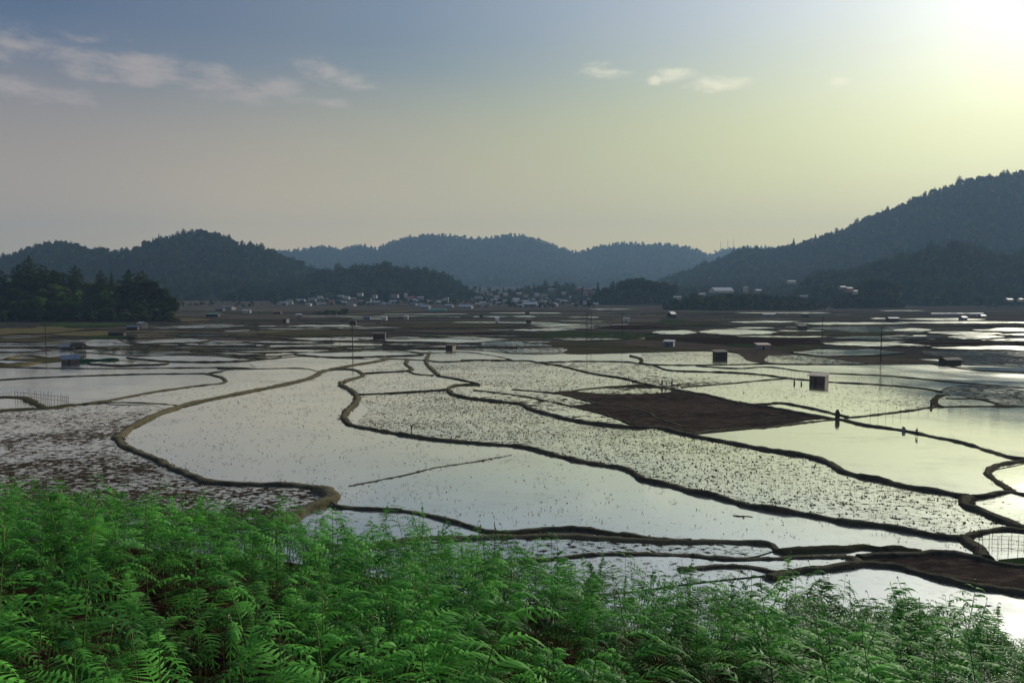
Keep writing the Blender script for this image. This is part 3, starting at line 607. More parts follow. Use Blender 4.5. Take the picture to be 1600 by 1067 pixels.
def pinna(L, azm, z0, rise, rr, open_=1.0):
    """one side frond: arching midrib with curved comb-like leaflets"""
    V, Fc = [], []; ca, sa = math.cos(azm), math.sin(azm); sway = rr.uniform(-.2, .2); droop = rr.uniform(.6, .9); cu0 = rr.uniform(.15, .4); dr0 = rr.uniform(.2, .5)
    def pt(q):
        rad = L*q*(1-.10*q); side = L*sway*q*q
        return Vector((ca*rad - sa*side, sa*rad + ca*side, z0 + L*(rise*q - droop*q*q)))
    n = max(7, int(L/.044)); fwd0 = None
    for i in range(8):                                    # midrib strip
        p = pt(i/7); w = .0035*(1-i/8)+.0012
        V += [(p.x-sa*w, p.y+ca*w, p.z), (p.x+sa*w, p.y-ca*w, p.z)]
        if i: k = len(V)-4; Fc.append((k, k+1, k+3, k+2))
    for i in range(n):
        q = .05+.95*(i+.5)/n; p = pt(q); T = (pt(min(1, q+.03))-pt(q-.03)).normalized()
        S = T.cross(Vector((0, 0, 1))).normalized(); N = S.cross(T)
        l = L*.33*min(1, .35+q*3.5)*(1-q)**.75*(1+.08*rr.uniform(-1, 1)); w = .0118*(1.0-.35*q)*min(1, l/.05+.3)
        if l < .008: continue
        for sgn in (-1, 1):
            cur = cu0+rr.uniform(-.05, .05); dr = dr0+rr.uniform(-.07, .07); tw = .15*sgn; prev = None; base = len(V); nseg = 4
            for k in range(nseg+1):
                a = k/nseg; c = p + S*(sgn*l*a*open_) + T*(l*(.30*a+cur*a*a)) - N*(l*dr*a*a) + N*(l*.10*a)
                ww = w*(1-.85*a**1.6) * (1.12 if k % 2 else .9)
                D = T*(ww) + N*(ww*tw)
                V += [tuple(c-D), tuple(c+D)]
            for k in range(nseg): b = base+2*k; Fc.append((b, b+1, b+3, b+2))
    return V, Fc
def fern(name, kind, rr):
    root = empty(name, (0, 0, 0)); H = {'open': rr.uniform(.8, 1.0), 'young': rr.uniform(.85, 1.0), 'low': rr.uniform(.45, .6)}[kind]
    st = MB(); lean = rr.uniform(-.1, .1); ly = rr.uniform(-.1, .1)
    def sp_(q): return Vector((lean*q*q*H, ly*q*q*H, -.08 + (H+.08)*q))
    pts = [sp_(i/6) for i in range(7)]; rad = [.0062-.0042*i/6 for i in range(7)]
    c = sp_(1); a0 = rr.uniform(0, 6.28)                  # crozier curl at the tip
    for k in range(1, 9):
        an = k*.75; rr_ = .022*(1-k/11); pts.append(c+Vector((math.cos(a0), math.sin(a0), 0))*(.022-rr_*math.cos(an))+Vector((0, 0, rr_*math.sin(an)*1.2+.004*k))); rad.append(.0034-.0001*k)
    st.tube(pts, rad, 5); st.build('stem', M['fstem'], root, True)
    a0 = rr.uniform(0, 6.28)
    nodes = {'open': [(.45, .62), (.60, .54), (.72, .44), (.82, .31), (.90, .2), (.96, .11)], 'young': [(.5, .42), (.64, .38), (.76, .31), (.86, .22), (.94, .13)], 'low': [(.35, .52), (.6, .44), (.8, .28), (.93, .15)]}[kind]
    for i, (q, L) in enumerate(nodes):
        a0 += rr.uniform(-.5, .5)
        for s_ in (0, math.pi):
            Lr = L*rr.uniform(.85, 1.12); V, Fc = pinna(Lr, a0+s_+rr.uniform(-.25, .25), 0, rr.uniform(.35, .8), rr, rr.uniform(.7, 1) if kind != 'young' else rr.uniform(.45, .9))
            b = sp_(q); V = [(p[0]+b.x, p[1]+b.y, p[2]+b.z) for p in V]
            npmesh('frond', V, Fc, M['frond_shade' if kind == 'low' or (kind == 'open' and i < 1) else 'frond'], root)
    return root
kinds = ['open', 'open', 'open', 'open', 'young', 'young', 'low', 'low']
protos = [fern('bracken_fern', k, random.Random(20+i)) for i, k in enumerate(kinds)]
pos = []
cell = .52; rr = random.Random(5)
for gx in range(-62, 63):
    for gy in range(7, 66):
        x = (gx+rr.random())*cell; y = (gy+rr.random())*cell
        if y < 4.4 or abs(x) > .74*y+1.5: continue
        u = x/y; yb = float(browdist(u))
        if y > yb + 4.5 or (y > yb+1.5 and rr.random() < .4): continue
        clear = nz(x*.35+50, y*.35, 9) + .6*nz(x*.9, y*.9, 19)
        if clear < -.20 and y < yb-2.5: continue
        pos.append((y*y+x*x, x, y, rr.random(), rr.random(), rr.random()))
pos.sort(); nearp = [p for p in pos if abs(p[1]) < .66*p[2]]; ind = nearp[:300]; inds = set(id(p) for p in ind)
rest = [p for p in pos if id(p) not in inds]
FLAB = 'bright green bracken fern with arching comb-like fronds in the foreground thicket'
def pick(a, y, yb):
    w = [.135, .135, .135, .135, .07, .07, .16, .16] if y < yb-3 else [.1, .1, .1, .1, .22, .22, .08, .08]
    s = 0
    for i, q in enumerate(w):
        s += q
        if a < s: return i
    return 0
usedp = set()
for i, p in enumerate(ind):
    k = i if i < 8 else pick(p[3], p[2], browdist(p[1]/p[2]))
    o = protos[k] if i < 8 else copy_tree(protos[k])
    sc = (1.12+.66*p[4]); o.location = (p[1], p[2], slope_z(p[1], p[2])-.02); o.scale = (sc, sc, sc*(.9+.25*p[5])); o.rotation_euler = ((p[5]-.5)*.3, (p[4]-.5)*.3, p[3]*40)
    tag(o, FLAB, 'fern', 'bracken ferns on the near hillside')

# geometry-nodes instancer: points carry scale, rotation and variant index
def gn_scatter(name, P3, scale, rot, idx, sources, label, cat):
    me = bpy.data.meshes.new(name); me.vertices.add(len(P3)); me.vertices.foreach_set('co', np.asarray(P3, np.float32).ravel())
    a = me.attributes.new('sc', 'FLOAT_VECTOR', 'POINT'); a.data.foreach_set('vector', np.asarray(scale, np.float32).ravel())
    a = me.attributes.new('rt', 'FLOAT_VECTOR', 'POINT'); a.data.foreach_set('vector', np.asarray(rot, np.float32).ravel())
    a = me.attributes.new('ix', 'INT', 'POINT'); a.data.foreach_set('value', np.asarray(idx, np.int32))
    o = bpy.data.objects.new(name, me); C.objects.link(o)
    ng = bpy.data.node_groups.new(name, 'GeometryNodeTree')
    ng.interface.new_socket('Geometry', in_out='INPUT', socket_type='NodeSocketGeometry'); ng.interface.new_socket('Geometry', in_out='OUTPUT', socket_type='NodeSocketGeometry')
    N, L = ng.nodes, ng.links; gi = N.new('NodeGroupInput'); go = N.new('NodeGroupOutput'); join = N.new('GeometryNodeJoinGeometry')
    g2i_all = []
    for src in sources:
        jn = N.new('GeometryNodeJoinGeometry')
        for ob in src:
            oi = N.new('GeometryNodeObjectInfo'); oi.inputs[0].default_value = ob; oi.transform_space = 'ORIGINAL'
            L.new(oi.outputs['Geometry'], jn.inputs[0])
        g = N.new('GeometryNodeGeometryToInstance'); L.new(jn.outputs[0], g.inputs[0]); g2i_all.append(g)
    for g in reversed(g2i_all): L.new(g.outputs[0], join.inputs[0])
    iop = N.new('GeometryNodeInstanceOnPoints'); iop.inputs['Pick Instance'].default_value = True
    L.new(gi.outputs[0], iop.inputs['Points']); L.new(join.outputs[0], iop.inputs['Instance'])
    for nm, tp, sock in (('sc', 'FLOAT_VECTOR', 'Scale'), ('rt', 'FLOAT_VECTOR', 'Rotation'), ('ix', 'INT', 'Instance Index')):
        na = N.new('GeometryNodeInputNamedAttribute'); na.data_type = tp; na.inputs[0].default_value = nm
        L.new(na.outputs[0], iop.inputs[sock])
    L.new(iop.outputs[0], go.inputs[0])
    md = o.modifiers.new('scatter', 'NODES'); md.node_group = ng
    return tag(o, label, cat, kind='stuff')
P3 = [(p[1], p[2], slope_z(p[1], p[2])-.02) for p in rest]
SC = [((1.08+.66*p[4]),)*2+((1.08+.66*p[4])*(.85+.35*p[5]),) for p in rest]
RT = [((p[5]-.5)*.3, (p[4]-.5)*.3, p[3]*40) for p in rest]
IX = [pick(p[3], p[2], browdist(p[1]/p[2])) for p in rest]
gn_scatter('fern_thicket', P3, SC, RT, IX, [list(p.children) for p in protos], 'dense green bracken filling the far part of the near hillside', 'ferns')

# dead litter: thin brown strips and twigs lying and standing on the slope
nl = 9000; V = np.zeros((nl, 4, 3), np.float32)
for i in range(nl):
    y = 3.2+20*random.random()**.9; x = (random.random()*2-1)*(.74*y+1); z = slope_z(x, y)
    a = random.random()*6.28; L = .08+.4*random.random()**2; up = random.choice([.02, .05, .1, .5, .9])*random.random()*L*1.6; w = .003+.006*random.random()
    dx, dy = math.cos(a)*L/2, math.sin(a)*L/2; ex, ey = -math.sin(a)*w, math.cos(a)*w
    V[i] = [(x-dx-ex, y-dy-ey, z+.02), (x-dx+ex, y-dy+ey, z+.02), (x+dx+ex, y+dy+ey, z+.03+up), (x+dx-ex, y+dy-ey, z+.03+up)]
M['dead'] = leaf('dead_fern', (.10, .045, .025), (.24, .15, .085), .15, .8, 2.0)
tag(npmesh('dead_bracken', V.reshape(-1, 3), np.arange(nl*4).reshape(-1, 4), M['dead']), 'reddish brown dead stalks and litter under the ferns', 'litter', kind='stuff')

# ------------------------------------------------------------ trees
M['bark'] = flat('bark', (.07, .05, .035), .9, .4, 1)
M['leaf_d'] = leaf('dark_foliage', (.008, .020, .008), (.060, .088, .022), .28, clump=.012)
M['leaf_m'] = leaf('mid_foliage', (.035, .070, .018), (.13, .16, .04), .35, clump=.012)
M['leaf_l'] = leaf('light_foliage', (.06, .145, .028), (.10, .19, .045), .4)
M['leaf_y'] = leaf('olive_foliage', (.08, .09, .03), (.12, .11, .045), .3)
def crown_quads(lobes, n, size, rr):
    V = []; cnt = 0
    tot = sum(l[3]*l[4]*l[5] for l in lobes)
    for (cx, cy, cz, rx, ry, rz) in lobes:
        m = max(20, int(n*rx*ry*rz/tot))
        for i in range(m):
            d = Vector((rr.gauss(0, 1), rr.gauss(0, 1), rr.gauss(0, 1))).normalized(); q = rr.uniform(.62, 1.05)
            c = Vector((cx+d.x*rx*q, cy+d.y*ry*q, cz+d.z*rz*q)); s = size*rr.uniform(.5, 1.25)
            nn = (d+Vector((rr.uniform(-1, 1), rr.uniform(-1, 1), rr.uniform(-.4, 1)))*.8).normalized(); a = nn.orthogonal().normalized(); b = nn.cross(a)
            q1 = rr.uniform(0, 6.28); a, b = a*math.cos(q1)+b*math.sin(q1), b*math.cos(q1)-a*math.sin(q1)
            V += [c-a*s-b*s*.5, c+a*s*.6-b*s, c+a*s+b*s*.5, c-a*s*.4+b*s]
    return V
def tree(name, kind, mat, rr):
    root = empty(name, (0, 0, 0)); tb = MB(); lobes = []
    if kind == 'broad':
        H = 15; tb.tube([(0,0,-2),(.1,.1,4),(.3,-.2,9),(.2,0,12)], [.45,.36,.22,.08], 7)
        for i in range(11):
            a = rr.random()*6.28; q = rr.uniform(.2, 1); z = rr.uniform(5, 12.5); sp2 = 4.6*math.sin(math.pi*min(1, (z-2)/13))
            c = (math.cos(a)*sp2*q, math.sin(a)*sp2*q, z); lobes.append((*c, rr.uniform(1.6, 2.7), rr.uniform(1.6, 2.7), rr.uniform(1.3, 2.2)))
            if i < 6: tb.tube([(0, 0, z*.45), (c[0]*.6, c[1]*.6, z*.8), c], [.18, .1, .05], 5)
        n, sz = 900, .62
    elif kind == 'tall':
        H = 24; tb.tube([(0,0,-2),(.2,0,8),(-.2,.2,16),(0,0,23)], [.5,.4,.26,.06], 7)
        for i in range(15):
            q = i/14; z = 6+17*q; a = i*2.4+rr.random(); R0 = (4.6*math.sin(math.pi*min(1, .25+.75*q))**.5+.8)*rr.uniform(.7, 1.2)
            c = (math.cos(a)*R0*.55, math.sin(a)*R0*.55, z); lobes.append((*c, R0*.68, R0*.68, rr.uniform(1.2, 2.1)))
            if i % 2 == 0: tb.tube([(0, 0, z-1.5), (c[0], c[1], z-.3)], [.12, .04], 5)
        n, sz = 900, .6
    elif kind == 'cone':
        H = 20; tb.tube([(0,0,-2),(0,0,10),(0,0,19)], [.35,.22,.04], 7)
        for i in range(16):
            q = i/15; z = 3+16.5*q; R0 = (3.1*(1-q)+.4)*rr.uniform(.85, 1.15); a = i*2.1
            lobes.append((math.cos(a)*R0*.25, math.sin(a)*R0*.25, z, R0*.85, R0*.85, .9))
        n, sz = 900, .55
    else:
        H = 7; tb.tube([(0,0,-1),(.1,0,2),(0,.1,4.5)], [.22,.16,.05], 6)
        for i in range(9):
            a = rr.random()*6.28; q = rr.uniform(.1, 1); lobes.append((math.cos(a)*2.6*q, math.sin(a)*2.6*q, rr.uniform(1.5, 5), rr.uniform(1.1, 1.9), rr.uniform(1.1, 1.9), rr.uniform(1, 1.7)))
            if i < 4: tb.tube([(0, 0, 1.5), lobes[-1][:3]], [.1, .04], 5)
        n, sz = 700, .42
    tb.build('trunk', M['bark'], root, True)
    V = crown_quads(lobes, n, sz, rr); npmesh('crown', [tuple(v) for v in V], np.arange(len(V)).reshape(-1, 4), M[mat], root)
    root['H'] = H; return root
TP = {}
def T(kind, mat, var=2, nm='broadleaf_tree'):
    TP[(kind, mat)] = [tree(nm, kind, mat, random.Random(50+i+len(TP)*5)) for i in range(var)]
T('broad', 'leaf_d', 3); T('tall', 'leaf_d', 3, 'pine_tree'); T('cone', 'leaf_d', 2, 'conifer_tree'); T('broad', 'leaf_m', 3); T('broad', 'leaf_l', 2); T('bush', 'leaf_m', 2, 'bush'); T('bush', 'leaf_y', 1, 'bush'); T('cone', 'leaf_m', 1, 'conifer_tree')
HT = {'broad': 15, 'tall': 24, 'cone': 20, 'bush': 7}
usedt = set()
def put(kind, mat, loc, h, label, group=None, wide=1.0, var=None):
    L = TP[(kind, mat)]; src = L[random.randrange(len(L)) if var is None else var]
    for q in L:
        if q.name not in usedt: src = q
    if src.name in usedt: o = copy_tree(src)
    else: o = src; usedt.add(src.name)
    s = h/HT[kind]; o.location = loc; o.scale = (s*wide, s*wide, s); o.rotation_euler = (0, 0, random.random()*6.28)
    if 'H' in o: del o['H']
    tag(o, label, 'bush' if kind == 'bush' else 'tree', group); return o

# ------------------------------------------------------------ hills
M['hill'] = soil_mat('scrub_slope', (.022, .034, .017), (.040, .044, .022), (.06, .05, .03), .02, .004, .95, 1)
HILLS = []
def hill(name, sil, dcrest, dfoot, treeh, nu=120, nv=26, seed=1, rough=.25, pw=.85, back=500):
    xs_ = [p[0] for p in sil]; ys_ = [p[1] for p in sil]
    px = np.linspace(xs_[0], xs_[-1], nu); V = np.zeros((nu, nv+8, 3), np.float32)
    for i, x in enumerate(px):
        sy = float(np.interp(x, xs_, ys_)); edge = min(1, (x-xs_[0])/60+.15, (xs_[-1]-x)/60+.15)
        dc = dcrest*(1+.05*nz(x*.008, seed, 0)); df = dfoot*(1+.06*nz(x*.012, seed+5, 0))
        if sy > 452: dc = df + (dc-df)*max(.12, edge*.5)
        a_c = ((533.5-sy)/F); tan_c = (-sp+a_c*cp)/(cp+a_c*sp) - treeh/dc
        tan_f = (plain(df)-CAMH-2)/df; u = (x-800)/F/(cp+a_c*sp)
        u = (x-800)/F
        for j in range(nv+8):
            if j < nv:
                q = j/(nv-1); d = df+(dc-df)*q
                prof = q**pw - rough*(1-q)*q*(.9+1.2*nz(x*.02, q*3, seed)+.7*nz(x*.06, q*7, seed+2)); tn = tan_f+(tan_c-tan_f)*prof
                z = CAMH+tn*d
            else:
                q2 = (j-nv+1)/8; d = dc+back*q2; zc = CAMH+tan_c*dc; z = zc-(zc-plain(d)+5)*(q2**1.4)-2*q2
            V[i, j] = (u*d*1.002, d, z)
    nj = nv+8; ii = (np.arange(nu-1)[:, None]*nj+np.arange(nj-1)[None]).ravel()
    o = npmesh(name, V.reshape(-1, 3), np.stack([ii, ii+nj, ii+nj+1, ii+1], -1), M['hill'], smooth=True); tag(o, kind='structure')
    return V[:, :nv+2]
def hpt(V, a, b):
    i = min(int(a), V.shape[0]-2); j = min(int(b), V.shape[1]-2); fa, fb = a-i, b-j
    return (V[i, j]*(1-fa)+V[i+1, j]*fa)*(1-fb)+(V[i, j+1]*(1-fa)+V[i+1, j+1]*fa)*fb
srcs = [TP[('broad', 'leaf_d')][0], TP[('broad', 'leaf_d')][1], TP[('tall', 'leaf_d')][0], TP[('cone', 'leaf_d')][0], TP[('broad', 'leaf_m')][0], TP[('tall', 'leaf_d')][1], TP[('bush', 'leaf_m')][0], TP[('bush', 'leaf_y')][0]]
SH = [15, 15, 24, 20, 15, 24, 7, 7]
def forest(V, spacing, hmin, hmax, conif, seed, label, clear=-.45, bushy=.1, name='forest'):
    rr = random.Random(seed); nu, nj, _ = V.shape; Pn, Sn, Rn, In = [], [], [], []
    # area weighted sampling per cell
    for i in range(nu-1):
        for j in range(nj-1):
            a = V[i+1, j]-V[i, j]; b = V[i, j+1]-V[i, j]; A = abs(a[0]*b[1]-a[1]*b[0])
            m = A/(spacing*spacing); m = int(m)+(rr.random() < m-int(m))
            for _ in range(m):
                p = hpt(V, i+rr.random(), j+rr.random()); c = nz(p[0]*.004, p[1]*.004, seed)+.6*nz(p[0]*.012, p[1]*.012, seed+3)
                if c < clear and j < nj-7: 
                    if rr.random() < .8: continue
                r0 = rr.random(); k = rr.choice([2, 3, 5]) if r0 < conif else (rr.choice([6, 7]) if r0 < conif+bushy else rr.choice([0, 1, 4, 0, 1]))
                h = rr.uniform(hmin, hmax)*(1.28 if rr.random() < .06 else 1)*(1.15 if k in (2, 3, 5) else (.55 if k > 5 else .9)); s = h/SH[k]
                if k > 5: s = h/SH[k]
                Pn.append(tuple(p-np.array([0, 0, .3]))); w = s*rr.uniform(.95, 1.35)*(1.25 if k in (2, 3, 5) else 1.1); Sn.append((w, w, s)); Rn.append((0, 0, rr.random()*6.28)); In.append(k)
    gn_scatter(name, Pn, Sn, Rn, In, [list(q.children) for q in srcs], label, 'forest')
    print('forest', label[:30], len(Pn))

h1 = hill('hill', [(-160,412),(-60,408),(0,403),(50,385),(75,376),(110,375),(140,383),(165,385),(185,391),(205,388),(230,377),(250,370),(280,362),(318,357),(350,364),(375,375),(400,378),(425,388),(450,398),(475,409),(500,420),(515,425),(530,440),(545,458)], 2300, 1560, 19, 150, 34, 1, 1.0)
forest(h1, 13.5, 12, 23, .25, 11, 'dark wooded slopes of the left hill behind the village', name='forest')
hb = hill('hill', [(395,470),(430,452),(470,436),(485,430),(500,421),(520,424),(535,419),(560,414),(600,412),(625,415),(650,421),(680,422),(700,430),(715,438),(728,448),(745,462)], 1860, 1620, 17, 90, 18, 2, .6)
forest(hb, 12, 11, 23, .4, 12, 'dark trees on the low rounded hill right behind the houses', -.6, name='forest')
h2 = hill('hill', [(300,402),(400,396),(440,390),(480,387),(510,381),(535,388),(560,382),(575,381),(590,387),(610,377),(635,368),(680,363),(720,368),(760,370),(790,365),(815,365),(840,372),(870,383),(902,393),(930,383),(960,378),(985,377),(1010,380),(1040,379),(1070,383),(1095,392),(1110,402),(1180,430)], 5400, 3800, 19, 150, 22, 3, .8)
forest(h2, 26, 17, 27, .25, 13, 'hazy blue forested ridge closing the valley', -.9, name='forest')
h3 = hill('hill', [(1000,430),(1060,405),(1103,397),(1130,387),(1160,384),(1200,384),(1240,385),(1330,390)], 6200, 5700, 15, 50, 12, 4, .2, back=250)
forest(h3, 26, 15, 23, .3, 14, 'pale farthest ridge under the radio masts', -.9, name='forest')
h4 = hill('hill', [(985,452),(1020,440),(1040,431),(1060,425),(1100,411),(1120,403),(1140,393),(1160,385),(1200,387),(1240,379),(1260,371),(1290,362),(1330,348),(1350,336),(1400,316),(1440,298),(1480,283),(1520,273),(1560,266),(1600,263),(1700,262),(1850,275)], 2700, 1650, 20, 150, 34, 5, .9)
forest(h4, 14, 13, 24, .3, 15, 'dark forested flank of the big hill on the right', -.55, name='forest')
h5 = hill('hill', [(1240,455),(1258,432),(1275,424),(1300,420),(1330,418),(1350,413),(1370,406),(1400,396),(1420,393),(1450,384),(1470,382),(1485,377),(1510,378),(1540,390),(1560,395),(1580,393),(1600,388),(1700,380),(1800,385)], 1550, 1290, 18, 90, 18, 6, .6)
forest(h5, 12, 11, 22, .3, 16, 'dark wooded spur in front of the big right hill', -.7, name='forest')
# knolls
k1 = hill('knoll', [(918,474),(935,462),(960,452),(990,446),(1020,447),(1045,458),(1058,472)], 1420, 1330, 0, 30, 8, 7, 0, .7, 60)
k2 = hill('knoll', [(1036,482),(1055,474),(1090,468),(1140,466),(1190,468),(1240,472),(1290,479)], 1130, 1010, 0, 40, 8, 8, 0, .6, 80)
k3 = hill('knoll', [(1300,480),(1325,470),(1345,460),(1370,455),(1395,462),(1412,476)], 1230, 1140, 0, 26, 8, 9, 0, .6, 50)
k4 = hill('knoll', [(-180,468),(-60,462),(30,458),(100,460),(170,463),(220,468),(250,478),(272,492),(284,500)], 760, 628, 0, 50, 10, 10, 0, .8, 120)
k5 = hill('knoll', [(700,470),(740,463),(790,458),(830,450),(870,446),(900,447),(925,455),(950,470)], 1900, 1600, 0, 40, 8, 11, 0, .7, 80)

def scrub(V, spacing, hmin, hmax, seed, label, name='scrub'): forest(V, spacing, hmin, hmax, .04, seed, label, -2, .75, name)
scrub(k2, 4.2, 5, 10, 41, 'dark scrub covering the low bank in front of the right hill')
scrub(k1, 6, 5, 11, 42, 'scrub at the foot of the clump at the valley mouth')
scrub(k3, 6, 6, 11, 43, 'scrub under the square clump')
forest(k5, 17, 7, 12, .2, 44, 'trees and hedges between the houses on the terraced slope', -.1, .4, 'scrub')
def strip_scrub(x0, x1, y0, y1, n, seed, label, hmin=3, hmax=9):
    rr = random.Random(seed); Pn, Sn, Rn, In = [], [], [], []
    for _ in range(n):
        px = rr.uniform(x0, x1); py = rr.uniform(y0, y1)
        if nz(px*.03, py*.25, seed) < -.05: continue
        p = onplain(px, py); k = rr.choice([0, 1, 4, 6, 6, 7]); h = rr.uniform(hmin, hmax)*(1 if k < 5 else .6); q = h/SH[k]
        Pn.append(tuple(p)); Sn.append((q*1.3, q*1.3, q)); Rn.append((0, 0, rr.random()*6)); In.append(k)
    gn_scatter('scrub', Pn, Sn, Rn, In, [list(q.children) for q in srcs], label, 'scrub')
strip_scrub(425, 720, 466, 478, 520, 61, 'dark hedges and garden trees between the village houses')
strip_scrub(720, 930, 467, 481, 330, 62, 'hedges between the houses on the right of the village', 3, 8)
strip_scrub(1040, 1650, 470, 480, 560, 63, 'hedges and low trees at the foot of the right hill', 4, 10)
strip_scrub(240, 430, 470, 482, 150, 64, 'low scrub at the foot of the left hill', 3, 7)
def kz(V, u, d):          # height on a knoll grid by nearest point
    D = (V[..., 0]-u*d)**2+(V[..., 1]-d)**2; return float(V[..., 2].ravel()[D.argmin()])
rt = random.Random(31)
# left grove: named tall ones first (px, top py, distance)
GG = 'trees of the near grove on the left'
tall = [(48,402,705,'tall','tallest dark pine of the left grove, rising above all others'),(30,414,700,'tall','broad dark pine just left of the tallest one in the left grove'),(68,414,700,'tall','dark pine just right of the tallest one in the left grove'),
 (2,420,690,'tall','dark tree at the left edge of the photo'),(90,420,690,'broad','rounded dark tree right of the tall pines in the left grove'),(120,416,700,'tall','slim dark pine above the middle of the left grove'),(160,423,690,'tall','dark pine left of centre above the left grove crest'),
 (176,427,690,'cone','small pointed dark tree between two rounded ones on the grove crest'),(203,422,680,'tall','wide columnar dark tree near the right end of the left grove'),(224,423,680,'tall','slanting dark pine at the right end of the left grove'),
 (238,436,675,'broad','dark tree stepping down at the right end of the grove'),(252,448,670,'broad','rounded dark tree low at the right end of the left grove'),(268,462,660,'broad','last olive dark tree at the right tip of the left grove')]
for (x, ytop, d, k, lab) in tall:
    u = (x-800)/F; z0 = kz(k4, u, d); zt = at(x, ytop, d).z; put(k, 'leaf_d', (u*d, d, z0-1), max(8, zt-z0+1), lab, GG, 1.25)
light = [(112,446,640,'conspicuous bright green tree in the middle of the left grove',22),(60,462,632,'bright green low tree at the left of the grove front',15),(168,450,645,'small bright green tree right of the middle of the grove',14),(122,488,622,'small green tree at the foot of the left grove',9)]
for (x, ytop, d, lab, h) in light:
    u = (x-800)/F; zt = at(x, ytop, d).z; put('broad', 'leaf_l', (u*d, d, zt-h), h, lab, GG, 1.1)
for row, (d, n, h0, h1_) in enumerate([(735,18,13,18),(705,20,12,17),(675,22,11,17),(650,24,9,15),(634,24,8,13),(622,24,7,11)]):
    for i in range(n):
        x = -70+(335 if row < 4 else 343)*(i+rt.random())/n; u = (x-800)/F; z0 = max(0, kz(k4, u, d)) if row < 5 else 0
        if row < 3 and x > 240: continue
        mt = rt.choice(['leaf_d', 'leaf_d', 'leaf_m', 'leaf_m', 'leaf_m']); k = 'broad' if mt == 'leaf_m' or rt.random() < .6 else 'tall'
        h = rt.uniform(h0, h1_)*(1.1 if k == 'tall' else 1)
        put(k, mt, (u*d, d, z0-1), h, 'dark green tree massed with others in the near grove on the left', GG, rt.uniform(1.1, 1.5))
# grove on the knoll in the valley mouth
for (x, yt, d, k, w) in [(934,441,1360,'cone',1.5),(946,447,1350,'broad',1),(957,438,1370,'tall',1.2),(964,440,1365,'cone',1.2),(972,437,1375,'broad',1.2),(983,433,1385,'broad',1.4),(993,432,1390,'broad',1.4),(1003,431,1390,'broad',1.4),(1012,436,1390,'broad',1.3),(1022,437,1380,'broad',1.4),(1033,437,1375,'broad',1.4),(1043,439,1370,'broad',1.3),(1049,445,1365,'broad',1.0),
                        (985,450,1350,'broad',1.3),(1000,452,1348,'broad',1.3),(1018,452,1346,'broad',1.3),(1035,452,1344,'broad',1.3),(965,456,1345,'broad',1.2)]:
    u = (x-800)/F; z0 = plain(d) if d < 1352 else kz(k1, u, d); zt = at(x, yt, d).z; put(k, 'leaf_d', (u*d, d, z0-1), max(9, zt-z0), 'dark tree in the compact clump at the valley mouth', 'clump of trees at the valley mouth', w)
put('cone', 'leaf_m', (at(1017,465,1290).x, 1290, plain(1290)), 15, 'pale olive tree standing in front of the valley mouth clump', None, 1.6)
# square dark clump on the right
for (x, yt) in [(1338,446),(1346,440),(1355,436),(1365,435),(1375,435),(1385,435),(1393,438),(1343,455),(1358,450),(1373,450),(1388,450),(1350,464),(1366,462),(1382,462)]:
    d = 1190-(yt-435)*2.2; u = (x-800)/F; z0 = kz(k3, u, d); zt = at(x, yt, d).z; put('broad', 'leaf_d', (u*d, d, z0-2), max(10, zt-z0+2), 'dark tree in the square topped clump below the right spur', 'square clump of trees on the right', 1.25)
put('cone', 'leaf_d', (at(1307,470,1120).x, 1120, 0), 20, 'lone dark pointed tree left of the square clump', None, 1.7)
put('broad', 'leaf_d', (at(1584,470,1180).x, 1180, 0), 21, 'lone dark tree near the right edge of the photo', None, .9)
for x, yt, h in [(1065,466,6),(1082,464,6),(1100,463,7),(1118,462,6),(1136,463,7),(1155,462,9),(1172,463,7),(1162,456,13),(1200,465,7),(1222,466,7),(1242,468,7),(1128,462,8),(1090,466,5),(1262,470,7)]:
    d = 1090; u = (x-800)/F; zt = at(x, yt, d).z; put('bush' if h < 10 else 'broad', 'leaf_m', (u*d, d, zt-h-1), h+1, 'bush on the low dark bank in front of the right hill' if h < 10 else 'round tree standing above the low bank on the right', 'bushes on the low bank' if h < 10 else None, 1.3)
# village trees and skyline trees
vt = [(852,437,1850,'tall'),(868,443,1850,'broad'),(885,441,1850,'broad'),(838,448,1850,'broad'),(822,450,1800,'broad'),(812,452,1780,'cone'),(743,446,1760,'broad'),(750,445,1760,'cone'),(764,448,1760,'broad'),(776,451,1760,'broad'),(787,447,1760,'cone'),(797,450,1760,'broad'),(727,456,1650,'broad'),(722,460,1600,'broad'),
      (735,455,1700,'broad'),(806,455,1700,'broad'),(858,466,1560,'cone'),(825,466,1560,'broad'),(846,470,1500,'broad'),(915,450,1800,'broad'),(895,446,1830,'broad')]
for (x, yt, d, k) in vt:
    u = (x-800)/F; zt = at(x, yt, d).z; h = {'tall': 18, 'broad': 13, 'cone': 15}[k]; put(k, 'leaf_d' if rt.random() < .6 or k == 'tall' else 'leaf_m', (u*d, d, zt-h), h, 'dark tree among the houses below the far ridge', 'trees in the village', 1.2)
for i in range(34):
    x = rt.uniform(432, 770) if i < 26 else rt.uniform(1050, 1300); y = rt.uniform(466, 476) if i < 26 else rt.uniform(470, 478); p = onplain(x, y); put('broad' if i % 3 else 'bush', rt.choice(['leaf_d', 'leaf_m']) if i % 3 else 'leaf_m', p, rt.uniform(6, 12), 'small tree between the village houses' if i < 26 else 'small tree on the valley floor before the right hill', 'trees in the village' if i < 26 else 'trees on the valley floor', 1.2)
for (x, y, h) in [(538,489,7),(498,490,5),(509,490,6),(520,490,6),(530,490,5)]:
    p = onplain(x, y+2); put('bush', 'leaf_m', p, h, 'dark round bush at the right end of the hedge row' if x == 538 else 'dark bush in the hedge row on the far paddies', 'hedge row on the far paddies', 1.6)
